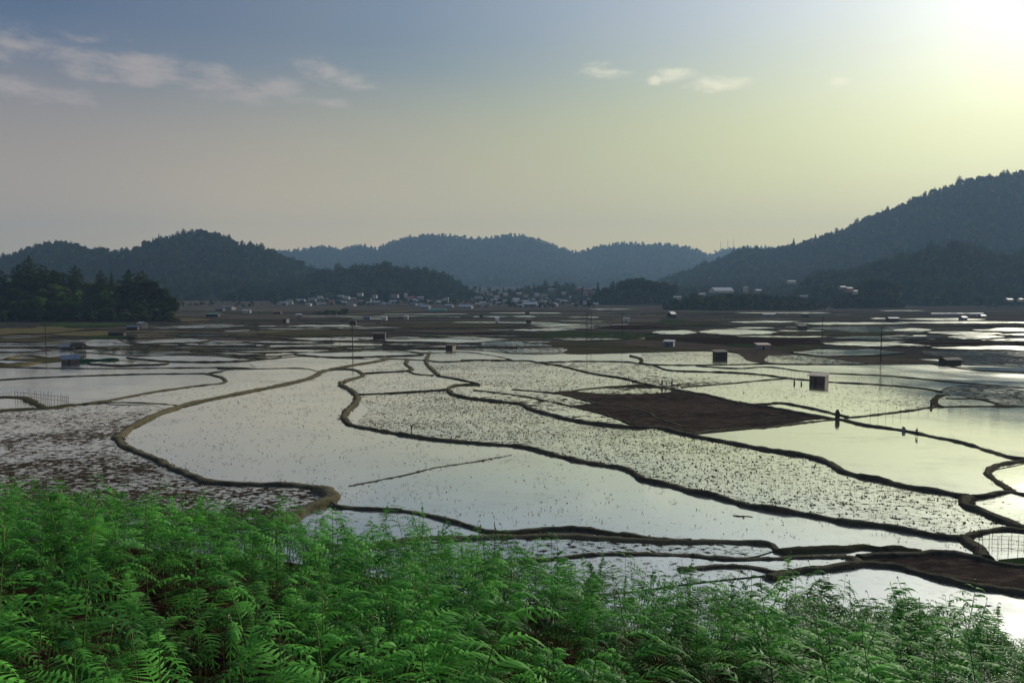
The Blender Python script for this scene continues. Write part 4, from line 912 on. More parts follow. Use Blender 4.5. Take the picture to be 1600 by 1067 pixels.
# any prototype not placed yet goes into the left grove
for L in TP.values():
    for q in L:
        if q.name not in usedt:
            x = rt.uniform(20, 200); d = 660; u = (x-800)/F; usedt.add(q.name); q.location = (u*d, d, kz(k4, u, d)-1); tag(q, 'dark green tree massed with others in the near grove on the left', 'tree', GG)
            if 'H' in q: del q['H']

# ------------------------------------------------------------ houses
RC = {'red': (.38, .07, .06), 'white': (.54, .54, .52), 'grey': (.24, .24, .24), 'blue': (.09, .14, .22), 'rust': (.20, .09, .06), 'green': (.03, .25, .17), 'pale': (.52, .50, .44), 'dark': (.05, .045, .04), 'pink': (.42, .22, .20), 'teal': (.16, .36, .30)}
for k, c in RC.items(): M['c_'+k] = flat(k+'_surface', c, .55, .3, .8)
M['glass'] = flat('dark_window', (.02, .025, .03), .2, .1, 1)
def gable(w, d, h, rh, ov=.5):
    wl = MB(); x, y = w/2, d/2
    wl.add([(-x,-y,-.6),(x,-y,-.6),(x,y,-.6),(-x,y,-.6),(-x,-y,h),(x,-y,h),(x,y,h),(-x,y,h),(-x,0,h+rh),(x,0,h+rh)], [(0,1,5,4),(2,3,7,6),(1,2,6,9,5),(3,0,4,8,7),(0,3,2,1)])
    rf = MB(); X, Y = x+ov, y+ov; zl = h-rh*ov/y+.05; tk = .14
    for sg in (-1, 1):
        rf.add([(-X, sg*Y, zl), (X, sg*Y, zl), (X, 0, h+rh+.05), (-X, 0, h+rh+.05), (-X, sg*Y, zl+tk), (X, sg*Y, zl+tk), (X, 0, h+rh+.05+tk), (-X, 0, h+rh+.05+tk)],
               [(0,1,2,3),(7,6,5,4),(0,4,5,1),(1,5,6,2),(3,2,6,7),(0,3,7,4)])
    return wl, rf
def house(px, py, w, h, roof, wall, label, d=None, dist=None, rz=0, rh=None, z=None, win=3):
    p = onplain(px, py) if dist is None else at(px, py, dist); d = d or w*.7
    r = empty('house', p, rz, label, 'house', 'houses of the village'); wl, rf = gable(w, d, h, rh or w*.16); wl.build('wall', M['c_'+wall], r); rf.build('roof', M['c_'+roof], r)
    for i in range(win):
        wm = MB(); x = -w/2+(i+.5)*w/win; wm.box(x-.5, -d/2-.05, .9, x+.5, -d/2+.02, 2.1); wm.build('window', M['glass'], r)
    if h > 4:
        for i in range(win):
            wm = MB(); x = -w/2+(i+.5)*w/win; wm.box(x-.5, -d/2-.05, 3.7, x+.5, -d/2+.02, 4.9); wm.build('window', M['glass'], r)
    return r
HS = [(442,476,14,3.5,'grey','pale','low grey-roofed house at the left end of the village'),(452,475,12,4,'grey','pale','grey-roofed house second from the left end of the village'),(462,473,12,4,'white','grey','white-roofed house left of the bright long roof'),
 (470,473,16,4,'white','pale','bright white long-roofed house at the left of the village'),(482,478,9,3,'white','white','small white shed below the bright long roof'),(488,471,14,4,'grey','grey','wide grey-roofed house above the small white shed'),
 (493,477,10,3,'white','pale','small white-roofed house right of the white shed'),(500,467,10,4,'pale','pale','pale house under the trees above the grey roofs'),(508,470,10,4,'pink','pale','pinkish house in the left part of the village'),(503,478,11,3,'grey','grey','low grey house on the front row near the pinkish block'),
 (518,476,9,7,'rust','pink','tall pink two-storey block in the left part of the village'),(524,470,8,4,'grey','grey','little grey house up right of the pink block'),(533,465,11,3,'white','grey','upper white-roofed house beneath the trees'),(541,467,13,3,'white','pale','long white roof right of the upper white house'),
 (532,474,9,3,'white','blue','white-roofed blue house in the second row'),(539,475,7,3,'white','white','tiny white shed beside the blue house'),(552,470,10,4,'pale','pink','pale-roofed pink house in mid village'),(563,462,10,4,'grey','pale','grey roof up against the wooded hill'),(564,474,9,4,'pink','grey','pink-roofed grey house in mid village'),
 (576,471,9,4,'red','pale','red-roofed pale house left of the tall red one'),(586,467,8,7,'red','white','tall narrow white house with red roof'),(590,475,16,3,'white','grey','long low white roof below the tall red-roofed house'),(601,477,8,3,'white','pale','small white-roofed house on the front row in mid village'),
 (617,465,14,5,'red','grey','big bright red-roofed house against the wooded hill'),(615,474,13,3.5,'white','teal','white-roofed house with teal wall under the big red roof'),(634,465,6,7,'white','white','bright white tower-like house right of the big red roof'),(642,468,13,4,'red','pink','red-roofed pink house right of the white tower house'),
 (650,469,10,4,'red','pale','smaller red roof beside the pink house'),(657,468,11,4,'white','grey','white-roofed grey house right of the red roofs'),(653,474,9,3.5,'grey','blue','grey-roofed blue house on the lower row'),(664,473,8,3,'white','grey','last small white roof at the right of the red cluster'),
 (698,472,7,8,'rust','pale','lone tall pale yellow house right of the wooded hill'),(665,482,13,2.5,'white','grey','flat white shed left of the green long greenhouse'),(702,480,12,2.5,'white','grey','pale shed right behind the green long greenhouse'),(728,482,18,2.5,'white','grey','long low white shed right of the greenhouse'),
 (748,467,15,3,'grey','pale','long grey roof at the left of the right village'),(757,471,12,3,'white','green','white-roofed house over the green slope'),(765,462,10,3.5,'grey','grey','grey house among trees left in the right village'),(749,475,12,3,'white','grey','white long roof beneath the grey one'),(776,466,10,4,'pink','pale','pinkish roof under the tree in the right village'),
 (790,462,9,4,'white','pale','white-roofed house high in the right village'),(790,474,16,4,'grey','dark','dark house with grey roof by the road in the right village'),(806,471,13,4,'white','grey','white roof at the left of the terraced slope'),(811,462,10,4,'pale','rust','rust-walled house high on the terraced slope'),
 (822,464,9,4,'rust','pale','rust-roofed pale house on the terraced slope'),(839,463,9,4,'pale','white','bright white-walled house in the middle of the terraced slope'),(850,465,12,4,'rust','grey','rust-roofed long house on the terraced slope'),(862,455,12,3.5,'grey','grey','grey roof at the top of the terraced slope'),
 (881,460,8,3.5,'grey','pale','small pale house right of the terraced slope'),(891,466,4,4,'white','white','tiny white hut low on the terraced slope'),(905,453,9,4,'white','red','white-roofed house beside the blue roof'),(918,452,16,4,'blue','pale','wide blue-roofed house near the valley mouth clump'),
 (915,462,9,7,'red','pink','tall red and pink house below the wide blue roof'),(925,459,8,4,'red','rust','small red-roofed house right of the tall pink one'),
 (828,478,22,2.6,'white','dark','long arched white roof in front of the right village'),(843,480,9,2.5,'white','grey','small white shed at the end of the long arched roof'),(813,479,9,2.5,'white','grey','small white shed left of the long arched roof'),(930,477,11,2.2,'white','white','slanted white greenhouse on the dark terrace'),(954,476,13,2.2,'white','grey','white greenhouse right of the slanted one'),
 (375,467,14,3,'white','pale','lone white-roofed house at the foot of the left hill'),(358,484,14,3,'pink','grey','low pink-grey house left of the lone white shed'),(386,489,8,2.5,'white','white','lone small white shed on the far left paddies'),(345,486,9,2.5,'grey','dark','small grey shed beside the pink-grey house'),
 (1058,468,9,3,'white','pale','white-roofed house right of the valley mouth clump'),(1056,472,11,2.5,'white','grey','low white roof at the tip of the dark bank'),(1165,456,6,7,'white','pale','tall pale house with a bright white end above the bank'),(1127,457,30,2.5,'white','tan' if False else 'pale','very long white-roofed shed above the dark bank'),
 (1097,462,9,2.5,'pale','pale','small tan shed at the left end of the very long shed'),(1184,457,9,3,'white','grey','white-roofed house right of the tall pale house'),(1236,443,12,3,'pale','pale','pale house high at the foot of the right hill'),(1256,466,9,2.5,'white','grey','bright white shed below the pale house'),(1234,470,7,2.5,'white','grey','small white shed left of the bright one'),
 (1316,452,9,3,'white','grey','white-roofed house left of the square clump'),(1326,456,9,5,'white','pink','pink and white house beside the square clump'),(1336,459,6,4,'white','white','little white house touching the square clump'),(1594,471,6,3,'white','white','white hut at the right edge of the photo'),(1576,471,9,2.5,'grey','grey','grey shed left of the white hut at the right edge')]
for a in HS:
    x, y = a[0], a[1]; dist = None
    if y < 469: dist = {True: 1560, False: 1640}[x < 1050 and x > 430 and x < 745] if x < 1050 else (1180 if x < 1200 else 1260)
    if 745 < x < 935 and y < 476: dist = 1590-(y-452)*3
    if 1290 < x < 1345: dist = 1130
    if x > 1560 or (1050 < x < 1260 and y >= 466): dist = None if y > 471 else 1060
    house(x, y, a[2], a[3], a[4], a[5], a[6], dist=dist, rz=random.uniform(-.35, .35), win=2 if a[2] < 11 else 3)
rv = random.Random(77)
for i in range(44):
    x = rv.choice([rv.uniform(436, 700), rv.uniform(740, 930), rv.uniform(740, 930)]); y = rv.uniform(470, 479) if x < 720 else rv.uniform(468, 479)
    o = house(x, y, rv.uniform(7, 12), rv.uniform(2.5, 4), rv.choice(['white', 'grey', 'pale']), rv.choice(['pale', 'grey', 'white']), 'tiny pale roofed house seen as a speck between village trees', rz=rv.uniform(-.5, .5), win=2)
    o['group'] = 'tiny houses scattered through the village'
# long arched greenhouses
def greenhouse(px, py, w, h, mat, label, rz=0):
    p = onplain(px, py); r = empty('greenhouse', p, rz, label, 'greenhouse'); m = MB(); n = 8; d = 6
    pr = [(math.cos(math.pi*i/n)*d/2, math.sin(math.pi*i/n)*h) for i in range(n+1)]
    vs = [(-w/2, a, b) for a, b in pr]+[(w/2, a, b) for a, b in pr]
    m.add(vs, [(i, i+1, n+2+i, n+1+i) for i in range(n)]+[tuple(range(n+1))[::-1], tuple(range(n+1, 2*n+2))]); m.build('cover', M[mat], r)
    e = MB(); e.box(-w/2-.06, -.9, 0, -w/2-.01, .9, 2); e.build('door', M['glass'], r)
greenhouse(683, 486, 22, 3.2, 'c_teal', 'long pale green arched greenhouse on the far paddies')
for i, (x, w) in enumerate([(1466, 17), (1485, 12), (1500, 18), (1521, 20)]):
    greenhouse(x, 491.6, w*.95, 1.6, 'c_white', ['leftmost low white tunnel in the row on the right paddies', 'short white tunnel second in the row on the right paddies', 'long white tunnel third in the row on the right paddies', 'rightmost long white tunnel in the row on the right paddies'][i])
greenhouse(1534, 494.5, 8, 1.4, 'c_white', 'short low white tunnel lying in front of the tunnel row', .5)

# ------------------------------------------------------------ huts on the paddies
M['wood'] = flat('dark_wood', (.055, .04, .03), .85, .5, 4)
M['wood_l'] = flat('weathered_board', (.22, .19, .13), .85, .4, 4)
M['plank'] = flat('brown_planks', (.13, .095, .075), .85, .6, 5)
M['board_lit'] = flat('sunlit_board', (.50, .44, .30), .85, .35, 3)  # end walls coloured paler than the planks to paint sunlight on them
M['thatch'] = flat('thatch', (.10, .07, .045), .95, .5, 6)
def hut(px, py, w, d, h, label, roof='c_grey', wall='wood', side=None, rz=0, mono=False, stilts=False, openf=False, rh=.7):
    w, d, h = w*.9, d*.9, h*.88
    if roof == 'c_white' and wall == 'wood': roof = 'c_pale'
    p = P(px, py, 0); p.y += d/2; r = empty('field_hut', p, rz, label, 'hut'); zb = .5 if stilts else -.1
    x, y = w/2, d/2
    if openf:
        for sx in (-1, 1):
            for sy in (-1, 1): m = MB(); m.tube([(sx*(x-.1), sy*(y-.1), -.2), (sx*(x-.1), sy*(y-.1), h)], .08, 6); m.build('post', M['wood'], r)
        m = MB(); m.box(-x+.2, y-.3, .2, x-.2, y-.15, h*.75); m.build('wall', M[wall], r)
        m = MB(); m.box(-x+.1, -y+.3, .55, x-.1, y-.3, .7); m.build('floor', M['wood'], r)
    else:
        m = MB(); m.box(-x, -y, zb, x, y, h); 
        if not mono: m.add([(-x, -y, h), (-x, y, h), (-x, 0, h+rh-.05), (x, -y, h), (x, y, h), (x, 0, h+rh-.05)], [(0, 2, 1), (3, 4, 5)])
        m.build('wall', M[wall], r)
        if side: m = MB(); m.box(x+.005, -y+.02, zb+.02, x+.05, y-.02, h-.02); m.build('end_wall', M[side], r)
        m = MB(); m.box(-.1*w-.35, -y-.04, zb+.05, -.1*w+.35, -y-.005, zb+1.6); m.build('door', M['wood'], r)
        if stilts:
            for sx in (-1, 1):
                for sy in (-1, 1): m = MB(); m.tube([(sx*(x-.15), sy*(y-.15), -.2), (sx*(x-.15), sy*(y-.15), .52)], .09, 6); m.build('post', M['wood'], r)
    ov = .35; rf = MB(); tk = .08
    if mono:
        rf.add([(-x-ov*1.6, -y-ov, h+.01), (x+ov, -y-ov, h+.01), (x+ov, y+ov, h+.55), (-x-ov*1.6, y+ov, h+.55)]+[(-x-ov*1.6, -y-ov, h+.01+tk), (x+ov, -y-ov, h+.01+tk), (x+ov, y+ov, h+.55+tk), (-x-ov*1.6, y+ov, h+.55+tk)], [(3,2,1,0),(4,5,6,7),(0,1,5,4),(1,2,6,5),(2,3,7,6),(3,0,4,7)])
        fr = MB(); fr.add([(-x, y-.1, h), (x, y-.1, h), (x, y-.1, h+.45), (-x, y-.1, h+.45), (-x, y-.003, h), (x, y-.003, h), (x, y-.003, h+.45), (-x, y-.003, h+.45)], [(0,1,2,3),(7,6,5,4),(3,2,6,7),(0,3,7,4),(1,5,6,2)])
        for sx in (-1, 1): fr.add([(sx*x, -y, h), (sx*x, y-.1, h), (sx*x, y-.1, h+.45), (sx*(x-.08), -y, h), (sx*(x-.08), y-.1, h), (sx*(x-.08), y-.1, h+.45)], [(0,1,2),(5,4,3),(0,2,5,3)])
        fr.build('gable', M[wall], r)
    else:
        for sg in (-1, 1):
            zl = h-rh*ov/y
            q = [(-x-ov, sg*(y+ov), zl), (x+ov, sg*(y+ov), zl), (x+ov, 0, h+rh), (-x-ov, 0, h+rh)]
            rf.add(q+[(a, b, c+tk) for a, b, c in q], [(0,1,2,3),(7,6,5,4),(0,4,5,1),(1,5,6,2),(3,2,6,7),(0,3,7,4)])
    rf.build('roof', M[roof], r); return r
M['corr'] = flat('corrugated_iron', (.24, .17, .15), .7, .45, 2)
hut(1284, 600, 4.3, 4.4, 2.3, 'brown board hut with flat pinkish iron roof standing in a flooded field', 'corr', 'plank', 'board_lit', -.6, mono=True)
hut(105, 569, 5.6, 4.2, 2.0, 'grey mud-walled hut with blue roof beside the green net', 'c_blue', 'plank', None, .6, rh=1.1)
hut(101, 547, 5.5, 4.5, 1.6, 'open shed with dark grey roof behind the blue-roofed hut', 'c_grey', 'wood', None, .35, openf=True, rh=1.2)
hut(118, 549, 4.8, 4.5, 2.2, 'rust-brown thatched shed adjoining the dark grey open shed', 'thatch', 'wood', None, .1, openf=True, rh=1.3)
hut(205, 516, 7, 5, 2.4, 'dark hut with blue-grey roof left of the white hut', 'c_blue', 'wood', None, .2)
hut(220, 514, 5.5, 5, 4.2, 'bright white two-storey hut at the foot of the left grove', 'c_white', 'c_grey', None, -.6)
hut(203, 533, 4.2, 3.6, 2.6, 'dark open hut on stilts in front of the blue-grey roof hut', 'wood', 'wood', None, .1, openf=True)
hut(592, 531, 6.5, 5, 3.4, 'square dark hut on the bank left of centre', 'wood', 'wood', None, .05, mono=True)
hut(704, 547, 3.6, 3, 2.1, 'small dark hut with a lit right wall near the centre', 'thatch', 'wood', 'board_lit', -.5, mono=True)
hut(1127, 561, 4.6, 4, 2.8, 'black hut mirrored in a flooded field right of centre', 'wood', 'wood', None, .1, mono=True)
hut(1047, 542, 4.4, 3, 2.6, 'small blue hut with bright white end wall', 'c_white', 'c_blue', 'c_white', -.5, mono=True)
hut(1194, 547, 5.5, 4, 2.4, 'low purple-grey hut with pale flat roof behind the brown field', 'c_pink', 'c_grey', 'wood', .1, mono=True)
hut(1489, 571, 6.2, 4, 2.1, 'low black shed beside the grey stubble field on the right', 'wood', 'wood', None, .2, rh=.6)
hut(1397, 503, 9, 6, 3.2, 'dark hut with blue roof on the edge of bright water', 'c_blue', 'wood', None, .1)
hut(1507, 502, 5, 5, 3.6, 'small grey-white hut in bright water on the right', 'c_grey', 'c_grey', None, .4)
hut(1202, 495.5, 12, 6, 3.0, 'pale blue-white shed on the far right paddies', 'c_white', 'c_grey', None, 0)
hut(1259, 496, 6, 5, 3.4, 'dark hut right of the pale blue-white shed', 'wood', 'wood', None, 0, mono=True)
hut(1255, 516, 5, 4, 3, 'black hut on the green strip right of centre', 'wood', 'wood', None, 0, mono=True)
hut(1050, 497, 7, 6, 4.2, 'dark hut with slanted white roof panel on the far paddies', 'c_white', 'wood', None, .7, rh=2)
hut(979, 503, 5.5, 4, 3.2, 'pale blue square hut right of the three poles', 'c_blue', 'c_white', None, 0, mono=True)
hut(824, 491, 5, 4, 2.2, 'small dark hut on the far paddies left of the poles', 'wood', 'wood', None, 0)
hut(1006, 492.5, 5, 4, 2.0, 'low dark hut far out on the brown plain', 'wood', 'wood', None, 0)
hut(826, 506, 4, 3.5, 3.4, 'dark narrow hut behind the bright water strips', 'wood', 'wood', None, 0, mono=True)
hut(331, 496, 12, 7, 3.4, 'hut with bright green roof on the far left paddies', 'c_green', 'wood', None, 0)
hut(433, 491, 8, 6, 3.0, 'hut with red roof on the far paddies', 'c_red', 'wood', None, 0)
hut(466, 498, 5.5, 5, 4.0, 'grey hut with white roof on a dark bank', 'c_white', 'c_grey', None, .3)
hut(446, 505, 4, 3.5, 3.6, 'narrow dark hut with one white edge', 'wood', 'wood', 'c_white', -.5, mono=True)
hut(600, 502, 4.6, 4, 4.0, 'bright cream square hut left of centre', 'c_white', 'c_white', None, 0, mono=True)
hut(635, 499, 3, 3, 3.0, 'tiny white hut right of the cream one', 'c_white', 'c_white', None, 0, mono=True)
hut(777, 504, 3, 3, 4.0, 'tiny cream hut far out near the centre', 'c_white', 'c_white', None, 0, mono=True)
hut(551, 508, 5, 4, 3.2, 'black hut beside the tall pole left of centre', 'wood', 'wood', None, 0, mono=True)
hut(752, 496, 4, 4, 2.5, 'small black hut between two bright water slivers', 'wood', 'wood', None, 0)
hut(573, 498, 7, 5, 1.8, 'low blue sheet-covered shed left of the cream hut', 'c_blue', 'c_blue', None, 0)
hut(523, 492, 4, 4, 2.2, 'small white-fronted hut at the end of the hedge row', 'c_grey', 'c_white', None, 0)
hut(181, 526, 9, 4, 2.2, 'long low dark shed left of the open stilt hut', 'wood', 'wood', None, 0)

# ------------------------------------------------------------ poles, masts, fences
M['pole'] = flat('pole', (.018, .016, .015), .8, .3, 2)
def pole(px, py, h, label, arms=2):
    r = empty('utility_pole', P(px, py), .2, label, 'pole', 'poles across the paddies'); m = MB(); m.tube([(0, 0, -.5), (0, 0, h)], [.19, .13], 8); m.build('shaft', M['pole'], r)
    for i in range(arms):
        m = MB(); z = h-.4-.9*i; m.box(-.8, -.06, z, .8, .06, z+.12); m.build('crossarm', M['pole'], r)
        for s in (-.65, .65): q = MB(); q.tube([(s, 0, z+.12), (s, 0, z+.32)], .05, 6); q.build('insulator', M['pole'], r)
pole(72, 550, 10.5, 'dark utility pole at the left in front of the grove', 1)
pole(551, 548, 12.5, 'tall dark utility pole left of centre', 2)
pole(917, 534, 14, 'left one of the close pair of dark poles at the centre', 2)
pole(923.5, 528, 13, 'right one of the close pair of dark poles at the centre', 1)
pole(972, 532, 13, 'dark pole right of the close pair', 1)
pole(1376, 566, 12, 'tall dark utility pole on the right', 2)
pole(1285, 528, 11, 'thin dark pole in the middle distance on the right', 1)
def mast(px, ptop, pbase, label):
    d = 6180; a = at(px, ptop, d); b = at(px, pbase, d); r = empty('radio_mast', b, 0, label, 'mast', 'radio masts on the far ridge'); h = a.z-b.z; m = MB()
    for k in range(3): an = k*2.09; m.tube([(math.cos(an)*2.2, math.sin(an)*2.2, -12), (math.cos(an)*.5, math.sin(an)*.5, h)], .4, 4)
    for i in range(8):
        z = h*i/8; q = 2.2-1.7*i/8
        for k in range(3): a1, a2 = k*2.09, (k+1)*2.09; m.tube([(math.cos(a1)*q, math.sin(a1)*q, z), (math.cos(a2)*q, math.sin(a2)*q, z+h/8)], .2, 4)
    m.build('lattice', M['pole'], r); m = MB(); m.tube([(0, 0, h), (0, 0, h+6)], .3, 5); m.build('antenna', M['pole'], r)
mast(1126, 377, 388, 'left radio mast on the far ridge'); mast(1137, 374, 387, 'middle radio mast on the far ridge'); mast(1146, 373, 386, 'right and tallest radio mast on the far ridge')

def fence(pts, label, h=1.1, gap=.5, rails=2, thin=.03, hv=.3, name='stick_fence'):
    pw = crom([P(x, y) for x, y in pts], gap); r = empty(name, pw[0], 0, label, 'fence'); o = pw[0]; rr = random.Random(len(pts)+int(pts[0][0]))
    for i, p in enumerate(pw[:95]):
        q = p-o; hh = h*rr.uniform(1-hv, 1+hv); m = MB(); m.tube([(q.x, q.y, -.2), (q.x+rr.uniform(-.1, .1), q.y+rr.uniform(-.1, .1), hh)], [thin, thin*.7], 5); m.build('stake', M['wood'], r)
    for k in range(rails):
        z = h*(.35+.4*k); m = MB(); m.tube([(p.x-o.x+.03, p.y-o.y, z+rr.uniform(-.05, .05)) for p in pw[::2]], thin*.7, 5); m.build('rail', M['wood'], r)
fence([(24,623),(40,624),(60,626),(80,629),(95,630),(107,632)], 'row of dark stakes on the grassy bank at the left', 1.9, .75, 2, .05, .35)
fence([(0,618),(10,617),(22,616)], 'short row of thin stakes at the left edge of the photo', 1.0, .5, 1, .03)
fence([(137,574),(150,573),(165,574),(186,573)], 'reddish thin stick fence right of the grey mud hut', 2.2, 1.2, 1, .04)
fence([(1528,868),(1545,866),(1575,868),(1605,872),(1640,878)], 'tall bamboo rail fence at the lower right', 1.9, .6, 3, .028, .15, 'bamboo_fence')
fence([(1550,845),(1580,846),(1620,848)], 'short far side of the bamboo fence at the lower right', 1.6, .8, 2, .025, .15, 'bamboo_fence')
fence([(1306,597),(1360,599),(1410,603),(1462,611)], 'line of thin sticks along the bank right of the brown board hut', 1.5, 2.6, 0, .03, .5)
fence([(1150,575),(1200,577),(1262,590)], 'line of thin sticks left of the brown board hut', 1.3, 2.4, 0, .03, .5)
fence([(1360,653),(1420,645),(1500,640),(1560,640)], 'thin sticks in the water below the curved green bank', 1.5, 2.3, 0, .03, .5)
fence([(1470,612),(1520,612),(1590,618)], 'thin sticks in the grey stubble field at the right', 1.5, 2.2, 0, .03, .5)
M['net'] = flat('green_net', (.015, .10, .04), .9, .5, 2)
nr = empty('net_fence', P(120, 567), 0, 'dark green net fence running right from the grey mud hut', 'fence'); o = P(120, 567); pw = crom([P(120, 567), P(150, 565.5), P(186, 565)], 1.2)
m = MB(); m.add([(p.x-o.x, p.y-o.y, .0) for p in pw]+[(p.x-o.x, p.y-o.y, 1.1+.2*math.sin(i)) for i, p in enumerate(pw)]+[(p.x-o.x, p.y-o.y+.03, .0) for p in pw]+[(p.x-o.x, p.y-o.y+.03, 1.1+.2*math.sin(i)) for i, p in enumerate(pw)],
    [(i, i+1, len(pw)+i+1, len(pw)+i) for i in range(len(pw)-1)]+[(2*len(pw)+i, 2*len(pw)+i+1, 3*len(pw)+i+1, 3*len(pw)+i) for i in range(len(pw)-1)]); m.build('net', M['net'], nr)
for p in pw[::3]: m = MB(); m.tube([(p.x-o.x, p.y-o.y-.03, -.2), (p.x-o.x, p.y-o.y-.03, 1.5)], .04, 5); m.build('stake', M['wood'], nr)
# bundle of old boards standing at the corner of the banks
r = empty('board_stack', P(1308, 656), 0, 'tall bundle of dark boards standing where the banks meet', 'post')
for k, (dx, h, w) in enumerate([(-.28, 1.7, .09), (-.05, 2.0, .12), (.2, 1.9, .14), (.42, 1.5, .07)]): m = MB(); m.box(dx-w, -.05+k*.02, -.2, dx+w, .05+k*.02, h); m.build('board', M['wood'], r)
def stump(px, py, h, rad, label, mat='wood'):
    p = P(px, py, 0); m = MB(); m.tube([(0, 0, -.2), (.03, 0, h*.35), (-.02, .02, h*.75), (0, 0, h)], [rad*1.25, rad, rad*.85, rad*.55], 8); o = m.build('stump', M[mat], None, True); o.location = p; tag(o, label, 'stump')
stump(1455, 637, 1.1, .28, 'dark stump on the bank beside the curved green bank')
stump(1241, 600, 1.1, .22, 'dark stump left of the brown board hut'); stump(1252, 601, .9, .18, 'smaller dark stump just left of the brown board hut')
stump(1412, 674.5, .9, .34, 'greyish sack-like stump on the long bank at the right', 'c_grey')
stump(773, 832, 1.1, .05, 'thin bare stake in the water above the ferns')

# ------------------------------------------------------------ people
SK = flat('skin', (.17, .09, .06), .6, .1, 5); CL = {k: flat(k+'_cloth', c, .9, .3, 8) for k, c in {'navy': (.02, .025, .05), 'black': (.012, .012, .014), 'blue': (.10, .18, .34), 'brown': (.06, .03, .025), 'straw': (.25, .2, .1)}.items()}
def skinned(name, verts, edges, radii, mat, parent):
    me = bpy.data.meshes.new(name); me.from_pydata(verts, edges, []); me.update(); me.materials.append(mat)
    o = bpy.data.objects.new(name, me); C.objects.link(o); o.parent = parent
    o.modifiers.new('skin', 'SKIN')
    if not me.skin_vertices: 
        bpy.context.view_layer.objects.active = o
    sv = me.skin_vertices[0].data if me.skin_vertices else None
    if sv:
        for i, q in enumerate(radii): sv[i].radius = (q, q); sv[i].use_root = (i == 0)
    ss = o.modifiers.new('sub', 'SUBSURF'); ss.levels = 1; ss.render_levels = 2
    return o
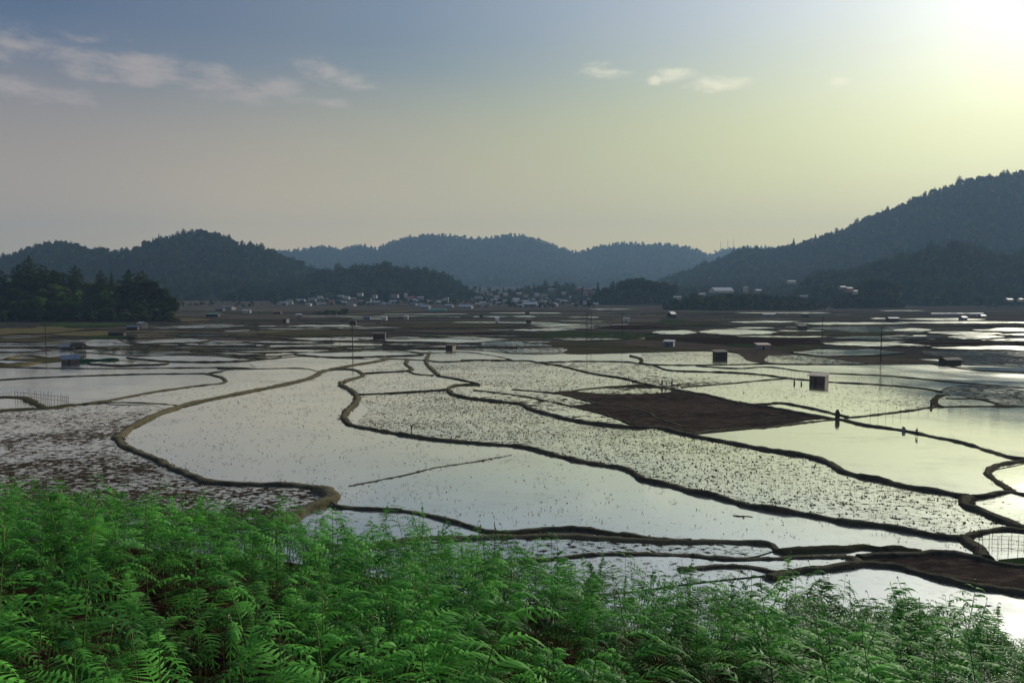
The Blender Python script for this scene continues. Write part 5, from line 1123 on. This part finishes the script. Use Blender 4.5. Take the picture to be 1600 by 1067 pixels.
def person(px, py, label, bend=0.0, top='navy', bottom='black', hat=True, rz=0, s=1.0, z=0):
    p = P(px, py, z); r = empty('person', p, rz, label, 'person'); r.scale = (s, s, s)
    cb, sb = math.cos(bend), math.sin(bend)
    def up(x, y, zz): q = zz-.92; return (x, -(sb*q)+y*cb, .92+cb*q+y*sb)     # leans towards -y
    armz = .62 if bend < .5 else .55
    V = [(0, 0, .92), up(0, 0, 1.12), up(0, 0, 1.38), up(0, 0, 1.5), up(0, -.01, 1.58), up(0, -.01, 1.70),
         (.10, 0, .88), (.13, -.02, .48), (.14, .02, .06), (.14, -.12, .03), (-.10, 0, .88), (-.12, -.05, .48), (-.14, -.04, .06), (-.14, -.18, .03),
         up(.19, 0, 1.40), up(.19, 0, 1.40), up(-.19, 0, 1.40)]
    sL, sR = V[14], V[16]
    if bend > .5: eL, hL = (.24, sL[1]-.08, sL[2]-.27), (.18, sL[1]-.16, sL[2]-.52); eR, hR = (-.24, sR[1]-.08, sR[2]-.27), (-.18, sR[1]-.16, sR[2]-.52)
    else: eL, hL = (.26, .02, 1.12), (.24, -.16, .92); eR, hR = (-.26, .02, 1.12), (-.22, -.14, .90)
    V = V[:14]+[sL, eL, hL, sR, eR, hR]
    E = [(0,1),(1,2),(2,3),(3,4),(4,5),(0,6),(6,7),(7,8),(8,9),(0,10),(10,11),(11,12),(12,13),(2,14),(14,15),(15,16),(2,17),(17,18),(18,19)]
    Rr = [.12,.11,.12,.055,.085,.075,.08,.055,.035,.03,.08,.055,.035,.03,.05,.038,.025,.05,.038,.025]
    for h, e, sg in ((hL, eL, 1), (hR, eR, -1)):     # five fingers
        base = 16 if sg == 1 else 19
        for k in range(5):
            V.append((h[0]+sg*(.02*(k-2)), h[1]-.03, h[2]-(.07 if k else .03))); E.append((base, len(V)-1)); Rr.append(.009)
    skinned('body', V, E, Rr, SK, r)
    skinned('shirt', [V[0], V[1], V[2], V[14], V[15], V[17], V[18]], [(0,1),(1,2),(2,3),(3,4),(2,5),(5,6)], [.135,.13,.14,.07,.05,.07,.05], CL[top], r)
    skinned('trousers', [(0, 0, .93), V[6], V[7], (.14, .02, .2), V[10], V[11], (-.14, -.04, .2)], [(0,1),(1,2),(2,3),(0,4),(4,5),(5,6)], [.14,.095,.07,.06,.095,.07,.06], CL[bottom], r)
    hp = Vector(V[5])+Vector((0, -sb*.03, cb*.05)); m = MB()
    if hat: m.tube([hp+Vector((0, 0, -.02)), hp+Vector((0, 0, .03)), hp+Vector((0, 0, .13))], [.23, .14, .05], 12); m.build('hat', CL['straw'], r, True)
    else: m.tube([hp+Vector((0, .02, -.06)), hp+Vector((0, .02, .02)), hp+Vector((0, .01, .06))], [.085, .092, .05], 10); m.build('hair', CL['black'], r, True)
    return r
person(643, 674, 'lone farmer in dark clothes bending over the mud in the middle field', 1.0, 'black', 'black', False, 1.2)
person(1034.5, 604, 'leftmost of the farmers, upright in dark top with pale legs', 0.1, 'black', 'blue', True, .3)
person(1041.5, 604, 'smallest of the farmers, stooping between the upright ones', .9, 'brown', 'navy', True, -.8, .95)
person(1049.5, 605, 'farmer in dark top standing second from the right of the group', .2, 'black', 'navy', True, .5)
person(1058.5, 607, 'rightmost farmer bending forward at the meeting of the banks', .75, 'blue', 'black', False, .9)
person(518, 535, 'left one of two tiny farmers on the thin bank beside the tall pole', .1, 'black', 'black', False); person(531, 536, 'right one of two tiny farmers on the thin bank beside the tall pole', .1, 'black', 'navy', False)
person(1432, 681, 'dark clothed person crouching low on the long bank at the right', .5, 'black', 'black', False, 2.5, .78, .1)

# ------------------------------------------------------------ haze
m, t = newmat('haze')
vol = t.n('ShaderNodeVolumePrincipled'); vol.inputs['Color'].default_value = (.28, .45, .66, 1); vol.inputs['Density'].default_value = HAZE_DENS; vol.inputs['Anisotropy'].default_value = .2
ov = t.n('ShaderNodeOutputMaterial'); t.l.new(vol.outputs[0], ov.inputs['Volume'])
b = MB(); b.box(-5500, -320, -1.5, 5500, 7000, 620); tag(b.build('haze', m), 'thin bluish haze filling the valley', 'haze', kind='stuff')
scn.cycles.volume_bounces = 0; scn.cycles.max_bounces = 8; scn.cycles.transparent_max_bounces = 8
print('objects', len(bpy.data.objects))
